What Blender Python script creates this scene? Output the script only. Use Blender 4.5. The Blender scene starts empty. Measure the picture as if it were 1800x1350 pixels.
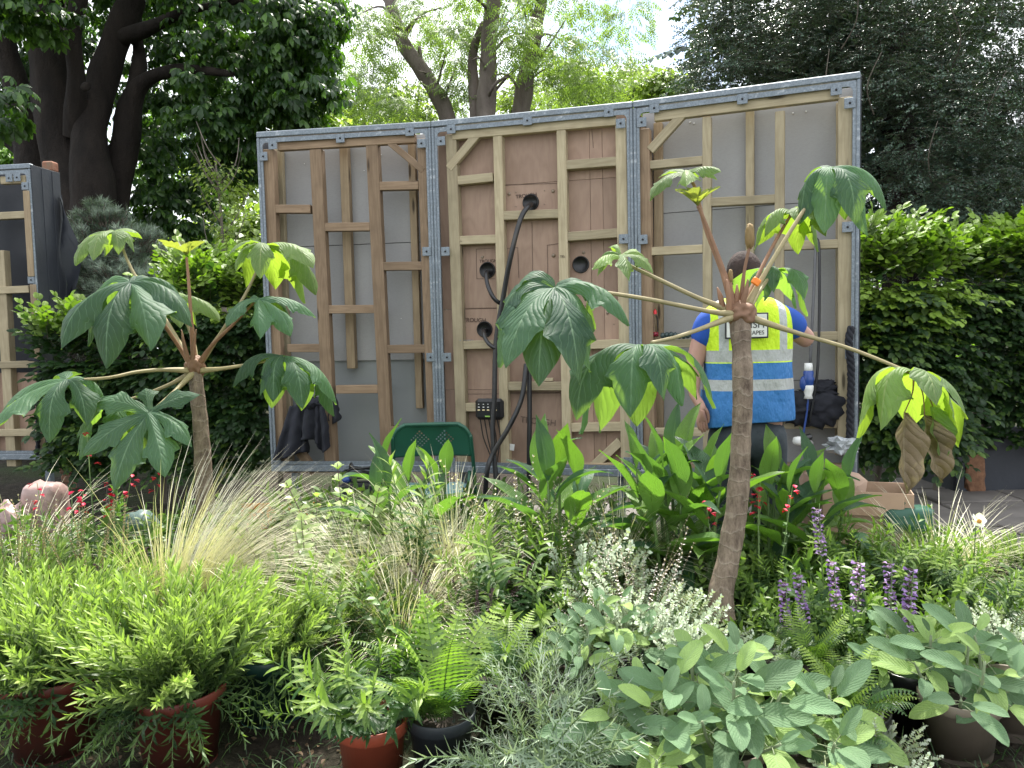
import bpy, bmesh, math, random
import numpy as np
from mathutils import Vector, Matrix, Quaternion, noise as mnoise
from math import pi, sin, cos, radians as rad, sqrt, atan2
random.seed(7); rng = np.random.default_rng(7)
S = bpy.context.scene
COL = S.collection
# ------------------------------------------------------------------ camera
FPX = 1360.0; PITCH = math.atan(95/1360); ROLL = 0.023; CAMZ = 1.36
Fv = Vector((0, cos(PITCH), -sin(PITCH))); U0 = Vector((0, sin(PITCH), cos(PITCH))); R0 = Vector((1, 0, 0))
Uv = U0*cos(ROLL) + R0*sin(ROLL); Rv = R0*cos(ROLL) - U0*sin(ROLL)
CAM = Vector((0, 0, CAMZ))
cd = bpy.data.cameras.new('camera'); co = bpy.data.objects.new('camera', cd); COL.objects.link(co)
M = Matrix((Rv, Uv, -Fv)).transposed().to_4x4(); M.translation = CAM; co.matrix_world = M
cd.sensor_width = 36; cd.lens = 36*FPX/1800; cd.clip_start = 0.05; cd.clip_end = 500
S.camera = co
def ray(px, py): return Fv + Rv*((px-900)/FPX) - Uv*((py-675)/FPX)
def P(px, py, d): return CAM + ray(px, py)*d
# ------------------------------------------------------------------ world, sun, exposure
SUN_EL, SUN_AZ = rad(58), rad(12)          # azimuth from +Y towards +X
W = bpy.data.worlds.new('World'); S.world = W; W.use_nodes = True
nt = W.node_tree; N = nt.nodes; N.clear()
out = N.new('ShaderNodeOutputWorld'); bg = N.new('ShaderNodeBackground'); bg.inputs[1].default_value = 0.13
sky = N.new('ShaderNodeTexSky'); sky.sky_type = 'NISHITA'; sky.sun_disc = False
sky.sun_elevation = SUN_EL; sky.sun_rotation = SUN_AZ
tc = N.new('ShaderNodeTexCoord'); mp = N.new('ShaderNodeMapping'); mp.inputs['Scale'].default_value = (1, 1, 2.2)
no = N.new('ShaderNodeTexNoise'); no.inputs['Scale'].default_value = 3.1; no.inputs['Detail'].default_value = 7; no.inputs['Roughness'].default_value = .55
cr = N.new('ShaderNodeValToRGB'); cr.color_ramp.elements[0].position = .36; cr.color_ramp.elements[1].position = .47
mx = N.new('ShaderNodeMixRGB'); mx.inputs[2].default_value = (7.4, 7.7, 8.0, 1)
nt.links.new(tc.outputs['Generated'], mp.inputs[0]); nt.links.new(mp.outputs[0], no.inputs[0])
nt.links.new(no.outputs[0], cr.inputs[0]); nt.links.new(cr.outputs[0], mx.inputs[0])
nt.links.new(sky.outputs[0], mx.inputs[1]); nt.links.new(mx.outputs[0], bg.inputs[0]); nt.links.new(bg.outputs[0], out.inputs[0])
sl = bpy.data.lights.new('sun', 'SUN'); sl.energy = 5.0; sl.angle = rad(4); sl.color = (1, .96, .88)
so = bpy.data.objects.new('sun', sl); COL.objects.link(so)
sd = Vector((sin(SUN_AZ)*cos(SUN_EL), cos(SUN_AZ)*cos(SUN_EL), sin(SUN_EL)))
so.rotation_euler = sd.to_track_quat('Z', 'Y').to_euler(); so.location = (0, 0, 20)
vs = S.view_settings; vs.view_transform = 'Standard'; vs.look = 'None'; vs.gamma = 1; vs.use_curve_mapping = False
vs.exposure = 1.12
S.cycles.max_bounces = 8; S.cycles.transmission_bounces = 5; S.cycles.diffuse_bounces = 4
# ------------------------------------------------------------------ materials
class NB:
    def __init__(s, name):
        s.m = bpy.data.materials.new(name); s.m.use_nodes = True; s.t = s.m.node_tree; s.t.nodes.clear()
        s.o = s.n('OutputMaterial')
    def n(s, k, **kw):
        x = s.t.nodes.new('ShaderNode'+k)
        for a, b in kw.items(): setattr(x, a, b)
        return x
    def l(s, a, b): s.t.links.new(a, b)
    def math(s, op, a, b=None, c=None, clamp=False):
        x = s.n('Math', operation=op); x.use_clamp = clamp
        for i, v in enumerate((a, b, c)):
            if v is None: continue
            if isinstance(v, (int, float)): x.inputs[i].default_value = v
            else: s.l(v, x.inputs[i])
        return x.outputs[0]
    def mix(s, f, a, b, mode='MIX'):
        x = s.n('MixRGB', blend_type=mode)
        for i, v in enumerate((f, a, b)):
            if isinstance(v, (int, float)): x.inputs[i].default_value = v
            elif isinstance(v, tuple): x.inputs[i].default_value = (*v[:3], 1)
            else: s.l(v, x.inputs[i])
        return x.outputs[0]
    def noise(s, vec, sc, det=4, rough=.55, scale3=None):
        if scale3:
            m_ = s.n('Mapping'); m_.inputs['Scale'].default_value = scale3; s.l(vec, m_.inputs[0]); vec = m_.outputs[0]
        x = s.n('TexNoise'); x.inputs['Scale'].default_value = sc; x.inputs['Detail'].default_value = det; x.inputs['Roughness'].default_value = rough
        s.l(vec, x.inputs[0]); return x.outputs[0]
    def ramp(s, f, stops):
        x = s.n('ValToRGB'); r = x.color_ramp
        while len(r.elements) < len(stops): r.elements.new(.5)
        for e, (p, c) in zip(r.elements, stops):
            e.position = p; e.color = (*c, 1) if len(c) == 3 else c
        s.l(f, x.inputs[0]); return x.outputs[0]
    def bump(s, h, st, dist=.01, nrm=None):
        x = s.n('Bump'); x.inputs['Strength'].default_value = st; x.inputs['Distance'].default_value = dist
        s.l(h, x.inputs['Height'])
        if nrm is not None: s.l(nrm, x.inputs['Normal'])
        return x.outputs[0]
    def princ(s, col, rough=.6, metal=0, nrm=None, spec=.5):
        x = s.n('BsdfPrincipled')
        if isinstance(col, tuple): x.inputs['Base Color'].default_value = (*col[:3], 1)
        else: s.l(col, x.inputs['Base Color'])
        if isinstance(rough, (int, float)): x.inputs['Roughness'].default_value = rough
        else: s.l(rough, x.inputs['Roughness'])
        x.inputs['Metallic'].default_value = metal; x.inputs['Specular IOR Level'].default_value = spec
        if nrm is not None: s.l(nrm, x.inputs['Normal'])
        return x
    def done(s, sh): s.l(sh.outputs[0], s.o.inputs[0]); return s.m
def g(c, k): return tuple(min(1, x*k) for x in c)
def mat(name, col, rough=.6, metal=0, var=.25, sc=8, bmp=.25, bsc=60, dirt=None, spec=.5):
    b = NB(name); tc = b.n('TexCoord').outputs['Object']; oi = b.n('ObjectInfo').outputs['Random']
    n1 = b.noise(tc, sc, 5); c = b.ramp(n1, [(.25, g(col, 1-var)), (.75, g(col, 1+var))])
    k = b.math('MULTIPLY_ADD', oi, var*.8, 1-var*.4); c = b.mix(1, c, k, 'MULTIPLY')
    if dirt:
        n2 = b.noise(tc, sc*.6, 6, .7); f = b.ramp(n2, [(.5, (0,0,0)), (.68, (1,1,1))]); c = b.mix(f, c, dirt)
    n3 = b.noise(tc, bsc, 4)
    return b.done(b.princ(c, rough, metal, b.bump(n3, bmp, .004), spec))
def wood(name, c1, c2, stain=.35):
    b = NB(name); tcn = b.n('TexCoord').outputs['Object']; oi = b.n('ObjectInfo').outputs['Random']
    off = b.n('CombineXYZ'); b.l(b.math('MULTIPLY', oi, 37.), off.inputs[1]); b.l(b.math('MULTIPLY', oi, 11.), off.inputs[0])
    v = b.n('VectorMath', operation='ADD'); b.l(tcn, v.inputs[0]); b.l(off.outputs[0], v.inputs[1]); v = v.outputs[0]
    n0 = b.noise(v, 3, 3, .5, (.5, 6, 6)); n1 = b.noise(v, 18, 5, .65, (.12, 3, 3)); n2 = b.noise(v, 5, 4, .6)
    ringf = b.math('FRACT', b.math('MULTIPLY', n0, 7.)); ring = b.math('ABSOLUTE', b.math('SUBTRACT', ringf, .5))
    f = b.math('ADD', b.math('MULTIPLY', ring, .7), b.math('MULTIPLY', n1, .55), clamp=True)
    c = b.mix(f, c1, c2)
    c = b.mix(b.ramp(n2, [(.45, (0,0,0)), (.75, (stain,)*3)]), c, g(c1, .45))
    vo = b.n('TexVoronoi'); vo.inputs['Scale'].default_value = 2.2; mm = b.n('Mapping'); mm.inputs['Scale'].default_value = (.9, 5, 5); b.l(v, mm.inputs[0]); b.l(mm.outputs[0], vo.inputs[0])
    c = b.mix(b.ramp(vo.outputs['Distance'], [(.07, (1,1,1)), (.14, (0,0,0))]), c, g(c1, .3))
    c = b.mix(1, c, b.math('MULTIPLY_ADD', oi, .45, .78), 'MULTIPLY')
    return b.done(b.princ(c, .72, 0, b.bump(n1, .35, .003), .3))
def leafmat(name, old, new, under=None, tr=.4, rough=.45, veins=0, vk=.35, vcol=None, vst=.5, ramp=(.35, .95), spec=.5, var=.5, pucker=0, deadcol=None, ubias=1.0, vbump=.35):
    """luv = (across -1..1, along 0..1, random); attribute tip = age of the shoot 0..1"""
    b = NB(name); a = b.n('Attribute', attribute_name='luv'); sp = b.n('SeparateXYZ'); b.l(a.outputs['Vector'], sp.inputs[0])
    t = b.n('Attribute', attribute_name='tip').outputs['Fac']; oi = b.n('ObjectInfo').outputs['Random']
    tco = b.n('TexCoord').outputs['Object']
    f = b.math('MULTIPLY_ADD', sp.outputs[2], .35, t); f = b.math('SUBTRACT', f, .17)
    f = b.ramp(f, [(ramp[0], (0,0,0)), (ramp[1], (1,1,1))])
    c = b.mix(f, old, new)
    r = b.math('MULTIPLY_ADD', sp.outputs[2], var, 1-var*.5); c = b.mix(1, c, r, 'MULTIPLY')
    c = b.mix(1, c, b.math('MULTIPLY_ADD', oi, .3, .85), 'MULTIPLY')
    bl = b.noise(tco, 30, 3); c = b.mix(1, c, b.math('MULTIPLY_ADD', bl, .5, .75), 'MULTIPLY')
    h = b.noise(tco, 160 if pucker else 90, 3); nrm = b.bump(h, .12+pucker, .002)
    if veins:
        au = b.math('ABSOLUTE', sp.outputs[0])
        mid = b.math('LESS_THAN', au, .035)
        wv = b.math('MULTIPLY', b.math('SUBTRACT', b.noise(tco, 14, 3), .5), .13)
        q = b.math('FRACT', b.math('MULTIPLY', b.math('SUBTRACT', b.math('ADD', sp.outputs[1], wv), b.math('MULTIPLY', au, vk)), veins))
        lat = b.math('ABSOLUTE', b.math('SUBTRACT', q, .5))            # .5 on a vein, 0 between
        line = b.math('MULTIPLY', b.math('GREATER_THAN', lat, .455), .55)
        ln = b.math('MAXIMUM', mid, line)
        c = b.mix(b.math('MULTIPLY', ln, vst), c, vcol or g(old, 2.5))
        nrm = b.bump(b.math('MULTIPLY', b.math('POWER', b.math('MULTIPLY', lat, 2.), 2.), -1.), vbump, .006, nrm)
    geo = b.n('NewGeometry'); under = under or g(old, 1.5)
    uc = b.mix(1, under if isinstance(under, tuple) else under, r, 'MULTIPLY')
    if veins: uc = b.mix(b.math('MULTIPLY', ln, .55), uc, g(under, .45))
    cc = b.mix(geo.outputs['Backfacing'], c, uc)
    if deadcol:
        dn = b.ramp(b.noise(tco, 9, 5), [(.52, (0,0,0)), (.6, (1,1,1))]); cc = b.mix(dn, cc, deadcol)
    p = b.princ(cc, rough, 0, nrm, spec)
    tl = b.n('BsdfTranslucent'); tcx = b.mix(1, b.mix(.5, c, uc), (1.5*ubias, 1.7*ubias, .55), 'MULTIPLY'); b.l(tcx, tl.inputs[0]); b.l(nrm, tl.inputs[1])
    ms = b.n('MixShader'); ms.inputs[0].default_value = tr; b.l(p.outputs[0], ms.inputs[1]); b.l(tl.outputs[0], ms.inputs[2])
    return b.done(ms)
def barkmat(name, c1, c2, sc=6, st=.8, stretch=(1, 1, .25)):
    b = NB(name); tc = b.n('TexCoord').outputs['Object']
    n1 = b.noise(tc, sc, 8, .65, stretch); n2 = b.noise(tc, sc*.3, 3)
    vo = b.n('TexVoronoi', feature='DISTANCE_TO_EDGE'); vo.inputs['Scale'].default_value = sc*2.2; mm = b.n('Mapping'); mm.inputs['Scale'].default_value = stretch; b.l(tc, mm.inputs[0]); wob = b.n('VectorMath', operation='ADD'); b.l(mm.outputs[0], wob.inputs[0]); nz_ = b.n('TexNoise'); nz_.inputs['Scale'].default_value = sc; b.l(tc, nz_.inputs[0]); b.l(nz_.outputs['Color'], wob.inputs[1]); b.l(wob.outputs[0], vo.inputs[0])
    hh = b.math('ADD', b.math('MULTIPLY', n1, 1.8), b.math('MULTIPLY', b.math('MINIMUM', vo.outputs[0], .12), .9))
    c = b.mix(b.ramp(n1, [(.3, (0,0,0)), (.7, (1,1,1))]), c1, c2); c = b.mix(1, c, b.math('MULTIPLY_ADD', n2, .8, .6), 'MULTIPLY')
    return b.done(b.princ(c, .9, 0, b.bump(hh, st, .03), .2))
# ------------------------------------------------------------------ object helpers
def setp(o, label=None, cat=None, group=None, kind=None):
    if label: o['label'] = label
    if cat: o['category'] = cat
    if group: o['group'] = group
    if kind: o['kind'] = kind
    return o
def thing(name, loc, label, cat, group=None, rz=0):
    o = bpy.data.objects.new(name, None); COL.objects.link(o); o.location = loc; o.rotation_euler.z = rz; o.empty_display_size = .1
    return setp(o, label, cat, group)
def link(name, me, parent=None, Mx=None):
    o = bpy.data.objects.new(name, me); COL.objects.link(o)
    if parent is not None: o.parent = parent
    if Mx is not None: o.matrix_basis = Mx
    return o
def ob(name, me, m=None, parent=None, loc=None, smooth=True, Mx=None):
    if m is not None and len(me.materials) == 0: me.materials.append(m)
    if smooth: me.shade_smooth()
    o = link(name, me, parent, Mx)
    if loc is not None: o.location = loc
    return o
def mesh_np(name, V, Fq, mats, mi=None, luv=None, tip=None, smooth=True):
    """V (n,3); Fq: (m,4) int array where triangles repeat the last index (-1)"""
    me = bpy.data.meshes.new(name); V = np.asarray(V, np.float32); Fq = np.asarray(Fq, np.int64)
    if Fq.ndim == 2 and Fq.shape[1] == 4 and (Fq[:, 3] >= 0).all():
        loops = Fq.ravel(); starts = np.arange(0, len(Fq)*4, 4); 
    elif Fq.shape[1] == 3:
        loops = Fq.ravel(); starts = np.arange(0, len(Fq)*3, 3)
    else:
        cnt = np.where(Fq[:, 3] >= 0, 4, 3); loops = Fq.ravel(); loops = loops[loops >= 0]; starts = np.concatenate([[0], np.cumsum(cnt)[:-1]])
    me.vertices.add(len(V)); me.vertices.foreach_set('co', V.ravel())
    me.loops.add(len(loops)); me.loops.foreach_set('vertex_index', loops.astype(np.int32))
    me.polygons.add(len(starts)); me.polygons.foreach_set('loop_start', starts.astype(np.int32))
    if mi is not None: me.polygons.foreach_set('material_index', np.asarray(mi, np.int32))
    for m_ in mats: me.materials.append(m_)
    me.update(calc_edges=True)
    if smooth: me.shade_smooth()
    if luv is not None:
        a = me.attributes.new('luv', 'FLOAT_VECTOR', 'POINT'); a.data.foreach_set('vector', np.asarray(luv, np.float32).ravel())
    if tip is not None:
        a = me.attributes.new('tip', 'FLOAT', 'POINT'); a.data.foreach_set('value', np.asarray(tip, np.float32))
    return me
def frame(d, up):
    d = Vector(d).normalized(); up = Vector(up); x = d.cross(up)
    if x.length < 1e-5: x = d.cross(Vector((1, .1, 0)))
    x.normalize(); z = x.cross(d); return x, d, z         # local X, Y(along), Z(normal)
class G:
    """geometry collector with leaves, tubes"""
    def __init__(s): s.V = []; s.F = []; s.M = []; s.L = []; s.T = []
    def grid(s, pts, luv, tip, m):
        nt, ns = len(pts), len(pts[0]); b0 = len(s.V)
        for i in range(nt):
            for j in range(ns): s.V.append(tuple(pts[i][j])); s.L.append(luv[i][j]); s.T.append(tip)
        for i in range(nt-1):
            for j in range(ns-1):
                a = b0+i*ns+j; s.F.append((a, a+1, a+ns+1, a+ns)); s.M.append(m)
    def leaf(s, base, d, up, L, Wd, prof, nt=5, ns=3, fold=.2, droop=.4, tip=.5, m=0, wav=0, rnd=None, twist=0):
        x, y, z = frame(d, up); p = Vector(base); r = random.random() if rnd is None else rnd; pts = []; luv = []
        ph = random.random()*6; k = 1/(nt-1)
        for i in range(nt):
            t = i*k; a = droop*t**1.2
            dy = y*cos(a) - z*sin(a); dz = z*cos(a) + y*sin(a)
            if i: p = p + dy*(L*k)
            tw = twist*t; xx = x*cos(tw)+dz*sin(tw); w = prof(t)*Wd; row = []; lr = []
            for j in range(ns):
                u = 2*j/(ns-1)-1; q = p + xx*(u*w) + dz*(abs(u)*w*fold + wav*Wd*abs(u)*sin(ph+t*14+u*2))
                row.append(q); lr.append((u, t, r))
            pts.append(row); luv.append(lr)
        s.grid(pts, luv, tip, m)
    def tube(s, pts, rad_, sides=5, m=0, tip=.3, noise_=0, nsc=3, cap=True):
        b0 = len(s.V); n = len(pts); pts = [Vector(p) for p in pts]; ref = None
        for i, p in enumerate(pts):
            d = (pts[min(i+1, n-1)]-pts[max(i-1, 0)]).normalized()
            if ref is None: ref = d.cross(Vector((.3, 1, .2))).normalized()
            ref = (ref - d*ref.dot(d)).normalized(); q = d.cross(ref)
            for j in range(sides):
                a = 2*pi*j/sides; r = rad_[i]; o = ref*cos(a)+q*sin(a)
                if noise_: r *= 1+noise_*mnoise.noise((p+o*r)*nsc)
                s.V.append(tuple(p+o*r)); s.L.append((0, i/(n-1), .5)); s.T.append(tip)
        for i in range(n-1):
            for j in range(sides):
                a = b0+i*sides+j; c = b0+i*sides+(j+1) % sides; s.F.append((a, c, c+sides, a+sides)); s.M.append(m)
        if cap:
            e = b0+(n-1)*sides
            if sides == 4: s.F.append((e, e+1, e+2, e+3)); s.M.append(m)
            elif sides > 4:
                s.V.append(tuple(pts[-1])); s.L.append((0, 1, .5)); s.T.append(tip); c = len(s.V)-1
                for j in range(sides): s.F.append((e+j, e+(j+1) % sides, c, -1)); s.M.append(m)
    def arrays(s): return np.array(s.V, np.float32), np.array(s.F, np.int64), np.array(s.M), np.array(s.L, np.float32), np.array(s.T, np.float32)
    def mesh(s, name, mats, smooth=True):
        V, F, M_, L, T = s.arrays(); return mesh_np(name, V, F, mats, M_, L, T, smooth)
def mats_from(pos, d, up, sc):
    x, y, z = frame(d, up); m_ = Matrix(((x.x, y.x, z.x, 0), (x.y, y.y, z.y, 0), (x.z, y.z, z.z, 0), (0, 0, 0, 1)))
    m_ = m_ @ Matrix.Scale(sc, 4); m_.translation = Vector(pos); return m_
def scatter(parent, name, variants, xf, mats, maxn=300, stuffname='foliage', tips=None):
    """variants: list of G; xf: list of 4x4 (local); the ones nearest the camera become objects sharing meshes, the rest one stuff part"""
    wp = parent.location if parent else Vector((0, 0, 0))
    xf = sorted(xf, key=lambda m_: (m_.translation+wp-CAM).length)
    meshes = [v.mesh(name, mats) for v in variants] if maxn else None
    for i, m_ in enumerate(xf[:maxn]): link(name, meshes[i % len(variants)], parent, m_)
    rest = xf[maxn:]
    if not rest: return
    Vs, Fs, Ms, Ls, Ts = [], [], [], [], []; b0 = 0
    arr = [v.arrays() for v in variants]
    for k, (V, F, Mi, L, T) in enumerate(arr):
        sub = rest[k::len(arr)]
        if not sub: continue
        X = np.array([np.array(m_)[:3] for m_ in sub], np.float32)      # n,3,4
        VV = np.einsum('nij,vj->nvi', X[:, :, :3], V) + X[:, None, :, 3]
        n = len(sub); nv = len(V); off = (np.arange(n)*nv)[:, None, None]+b0
        FF = np.where(F[None] >= 0, F[None]+off, -1)
        Vs.append(VV.reshape(-1, 3)); Fs.append(FF.reshape(-1, 4)); Ms.append(np.tile(Mi, n))
        LL = np.tile(L[None], (n, 1, 1)); LL[:, :, 2] = (LL[:, :, 2]+rng.random(n)[:, None]) % 1
        Ls.append(LL.reshape(-1, 3)); Ts.append(np.tile(T, n)); b0 += n*nv
    me = mesh_np(stuffname, np.concatenate(Vs), np.concatenate(Fs), mats, np.concatenate(Ms), np.concatenate(Ls), np.concatenate(Ts))
    o = link(stuffname, me, parent); o['kind'] = 'stuff'; return o
def box_me(sx, sy, sz, bev=.003, seg=1):
    bm = bmesh.new(); bmesh.ops.create_cube(bm, size=1); bmesh.ops.scale(bm, vec=(sx, sy, sz), verts=bm.verts)
    if bev: bmesh.ops.bevel(bm, geom=bm.edges[:], offset=min(bev, min(sx, sy, sz)*.45), segments=seg, affect='EDGES', profile=.6)
    me = bpy.data.meshes.new('box'); bm.to_mesh(me); bm.free(); return me
def box(name, c, s, m, parent=None, rot=None, bev=.003):
    Mx = Matrix.Translation(Vector(c)) @ (rot.to_4x4() if rot is not None else Matrix())
    return ob(name, box_me(*s, bev), m, parent, Mx=Mx, smooth=False)
def lathe(prof, seg=28, close=False):
    V = []; F = []; n = len(prof)
    for i, (r, z) in enumerate(prof):
        for j in range(seg): a = 2*pi*j/seg; V.append((r*cos(a), r*sin(a), z))
    for i in range(n-1):
        for j in range(seg): F.append((i*seg+j, i*seg+(j+1) % seg, (i+1)*seg+(j+1) % seg, (i+1)*seg+j))
    return mesh_np('lathe', V, F, [])
def tubeob(name, pts, r, m, parent=None, sides=8, noise_=0, nsc=3, sub=6):
    pts = [Vector(p) for p in pts]; rr = r if isinstance(r, (list, tuple)) else [r]*len(pts)
    q, rq = spline(pts, rr, sub); gg = G(); gg.tube(q, rq, sides, 0, .3, noise_, nsc)
    wp = parent.matrix_world.inverted() if False else None
    if parent is not None:
        inv = (Matrix.Translation(parent.location) @ parent.rotation_euler.to_matrix().to_4x4()).inverted()
        gg.V = [tuple(inv @ Vector(v)) for v in gg.V]
    return link(name, gg.mesh(name, [m]), parent)
def spline(pts, rr, sub=6):
    if len(pts) < 3:
        return [pts[0].lerp(pts[1], i/sub) for i in range(sub+1)], [rr[0]+(rr[1]-rr[0])*i/sub for i in range(sub+1)]
    q = []; rq = []; n = len(pts)
    for i in range(n-1):
        p0 = pts[max(i-1, 0)]; p1 = pts[i]; p2 = pts[i+1]; p3 = pts[min(i+2, n-1)]
        for k in range(sub):
            t = k/sub; q.append(.5*((2*p1)+(p2-p0)*t+(2*p0-5*p1+4*p2-p3)*t*t+(3*p1-p0-3*p2+p3)*t**3)); rq.append(rr[i]+(rr[i+1]-rr[i])*t)
    q.append(pts[-1]); rq.append(rr[-1]); return q, rq
def blob_me(r, sub=3, amp=.15, nsc=2., sq=2., seed=0, crease=0):
    bm = bmesh.new(); bmesh.ops.create_icosphere(bm, subdivisions=sub, radius=1)
    for v in bm.verts:
        p = v.co.copy(); k = (abs(p.x)**sq+abs(p.y)**sq+abs(p.z)**sq)**(-1/sq); p *= k
        nn = mnoise.noise(p*nsc+Vector((seed, seed*.7, 3))); 
        if crease: nn += crease*(abs(mnoise.noise(p*nsc*2.3+Vector((seed, 9, seed))))-.25)*2
        p *= 1+amp*nn; v.co = (p.x*r[0], p.y*r[1], p.z*r[2])
    me = bpy.data.meshes.new('blob'); bm.to_mesh(me); bm.free(); return me
def blob(name, c, r, m, parent=None, flat=False, **k): return ob(name, blob_me(r, **k), m, parent, loc=c, smooth=not flat)
def text(name, s, size, m, parent, Mx, ext=.0005):
    c = bpy.data.curves.new(name, 'FONT'); c.body = s; c.size = size; c.extrude = ext; c.align_x = 'CENTER'; c.align_y = 'CENTER'
    t_ = bpy.data.objects.new('t', c); COL.objects.link(t_); bpy.context.view_layer.update(); me = bpy.data.meshes.new_from_object(t_.evaluated_get(bpy.context.evaluated_depsgraph_get())); bpy.data.objects.remove(t_)
    me.materials.clear(); me.materials.append(m); return link(name, me, parent, Mx)
def rnd(a, b): return a+(b-a)*random.random()
def pr(tbl):
    xs = [a for a, _ in tbl]; ys = [b for _, b in tbl]
    def f(t):
        for i in range(len(xs)-1):
            if t <= xs[i+1]: return ys[i]+(ys[i+1]-ys[i])*(t-xs[i])/(xs[i+1]-xs[i])
        return ys[-1]
    return f
LANCE = pr([(0, .08), (.15, .6), (.35, 1), (.6, .85), (.85, .4), (1, .02)])
OVAL = pr([(0, .1), (.12, .6), (.3, .95), (.5, 1), (.7, .88), (.88, .5), (1, .05)])
OBOV = pr([(0, .06), (.3, .45), (.6, .95), (.75, 1), (.9, .6), (1, .1)])
NEEDLE = pr([(0, .6), (.3, 1), (.8, .8), (1, .1)])
# ================================================================== materials for the built things
M_steel = (lambda b: b)(None)
def _steel():
    b = NB('galvanised_steel'); tc = b.n('TexCoord').outputs['Object']
    vo = b.n('TexVoronoi'); vo.inputs['Scale'].default_value = 90; b.l(tc, vo.inputs[0]); n = b.noise(tc, 9, 6, .7)
    c = b.mix(b.math('MULTIPLY', vo.outputs['Distance'], 1.), (.125, .15, .175), (.25, .285, .32)); c = b.mix(b.ramp(n, [(.48, (0,0,0)), (.7, (.8,.8,.8))]), c, (.17, .19, .21))
    n4 = b.noise(tc, 25, 4); c = b.mix(b.ramp(n4, [(.6, (0,0,0)), (.75, (.6,.6,.6))]), c, (.55, .58, .6))
    return b.done(b.princ(c, b.math('MULTIPLY_ADD', n, .3, .35), .35, b.bump(n4, .2, .002)))
M_steel = _steel()
W_brown = wood('timber_brown', (.175, .115, .07), (.345, .245, .16))
W_pale = wood('timber_pale', (.28, .225, .14), (.48, .41, .275))
W_mid = wood('timber_mid', (.25, .18, .11), (.44, .34, .22))
def _ply():
    b = NB('plywood'); tc = b.n('TexCoord').outputs['Object']; n0 = b.noise(tc, 1.6, 3, .5, (3, 1, .8)); oi = b.n('ObjectInfo').outputs['Random']
    r = b.math('ABSOLUTE', b.math('SUBTRACT', b.math('FRACT', b.math('MULTIPLY', b.math('ADD', n0, oi), 11.)), .5))
    n1 = b.noise(tc, 30, 5, .6, (4, 1, .3)); n2 = b.noise(tc, 2.2, 5)
    c = b.mix(b.math('MULTIPLY', r, 1.3, clamp=True), (.36, .245, .18), (.265, .17, .125)); c = b.mix(b.math('MULTIPLY', n1, .6), c, (.43, .31, .235))
    c = b.mix(b.ramp(n2, [(.4, (0,0,0)), (.8, (.55,.55,.55))]), c, (.17, .105, .075))
    c = b.mix(1, c, b.math('MULTIPLY_ADD', oi, .35, .8), 'MULTIPLY')
    return b.done(b.princ(c, .65, 0, b.bump(n1, .2, .002), .3))
M_ply = _ply()
def _board():
    b = NB('cement_board'); tc = b.n('TexCoord').outputs['Object']; n = b.noise(tc, 60, 5, .7, (1, 1, 3)); n2 = b.noise(tc, 1.8, 5, .6); n3 = b.noise(tc, 130, 2)
    c = b.mix(n2, (.27, .265, .265), (.385, .38, .375)); c = b.mix(b.ramp(n, [(.45, (0,0,0)), (.7, (.35,.35,.35))]), c, (.24, .23, .22))
    c = b.mix(b.ramp(n3, [(.64, (0,0,0)), (.72, (.2,.2,.2))]), c, (.4, .38, .36))
    return b.done(b.princ(c, .7, 0, b.bump(n, .15, .002), .35))
M_board = _board()
M_sheet = mat('grey_sheet', (.25, .265, .265), .45, 0, .12, 2, .05)
M_dark = mat('dark_membrane', (.022, .025, .033), .55, 0, .3, 3, .4, 30)
M_black = mat('black_plastic', (.012, .012, .014), .3, 0, .2, 5, .05)
M_blackrub = mat('black_pipe', (.014, .014, .016), .28, 0, .3, 6, .12, 20, dirt=(.05, .045, .04))
M_pencil = mat('pencil', (.05, .03, .025), .9, 0, .1)
M_bolt = mat('bolt_steel', (.25, .2, .15), .5, .5, .3)
M_hole = mat('hole_black', (.004, .004, .005), .4, 0, .1)
M_green = mat('green_paint_metal', (.012, .075, .045), .35, 0, .2, 4, .05, spec=.5)
M_green2 = mat('pale_green_seat', (.20, .36, .36), .35, 0, .25, 4, .1)  # seat colour, paler and bluer than the frame's green
M_card = mat('cardboard', (.40, .27, .185), .8, 0, .15, 4, .2, 40, dirt=(.3, .19, .12))
M_kraft = mat('kraft_paper', (.38, .26, .19), .75, 0, .2, 5, .8, 14)
M_pink = mat('pink_bag', (.33, .22, .20), .4, 0, .35, 9, 1, 14, dirt=(.2, .13, .12))
M_fabric = mat('navy_black_cloth', (.012, .013, .020), .85, 0, .3, 4, .6, 25)
M_white = mat('white_plastic', (.72, .72, .70), .4, 0, .08, 4, .05)
M_blue = mat('blue_plastic', (.02, .06, .25), .35, 0, .1)
M_orange = mat('orange_tag', (.85, .22, .02), .4, 0, .05)
M_yellow = mat('amber_plastic', (.5, .23, .02), .4, 0, .15)
M_slab = mat('stone_slab', (.13, .115, .105), .85, 0, .3, 3, .5, 40)
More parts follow.
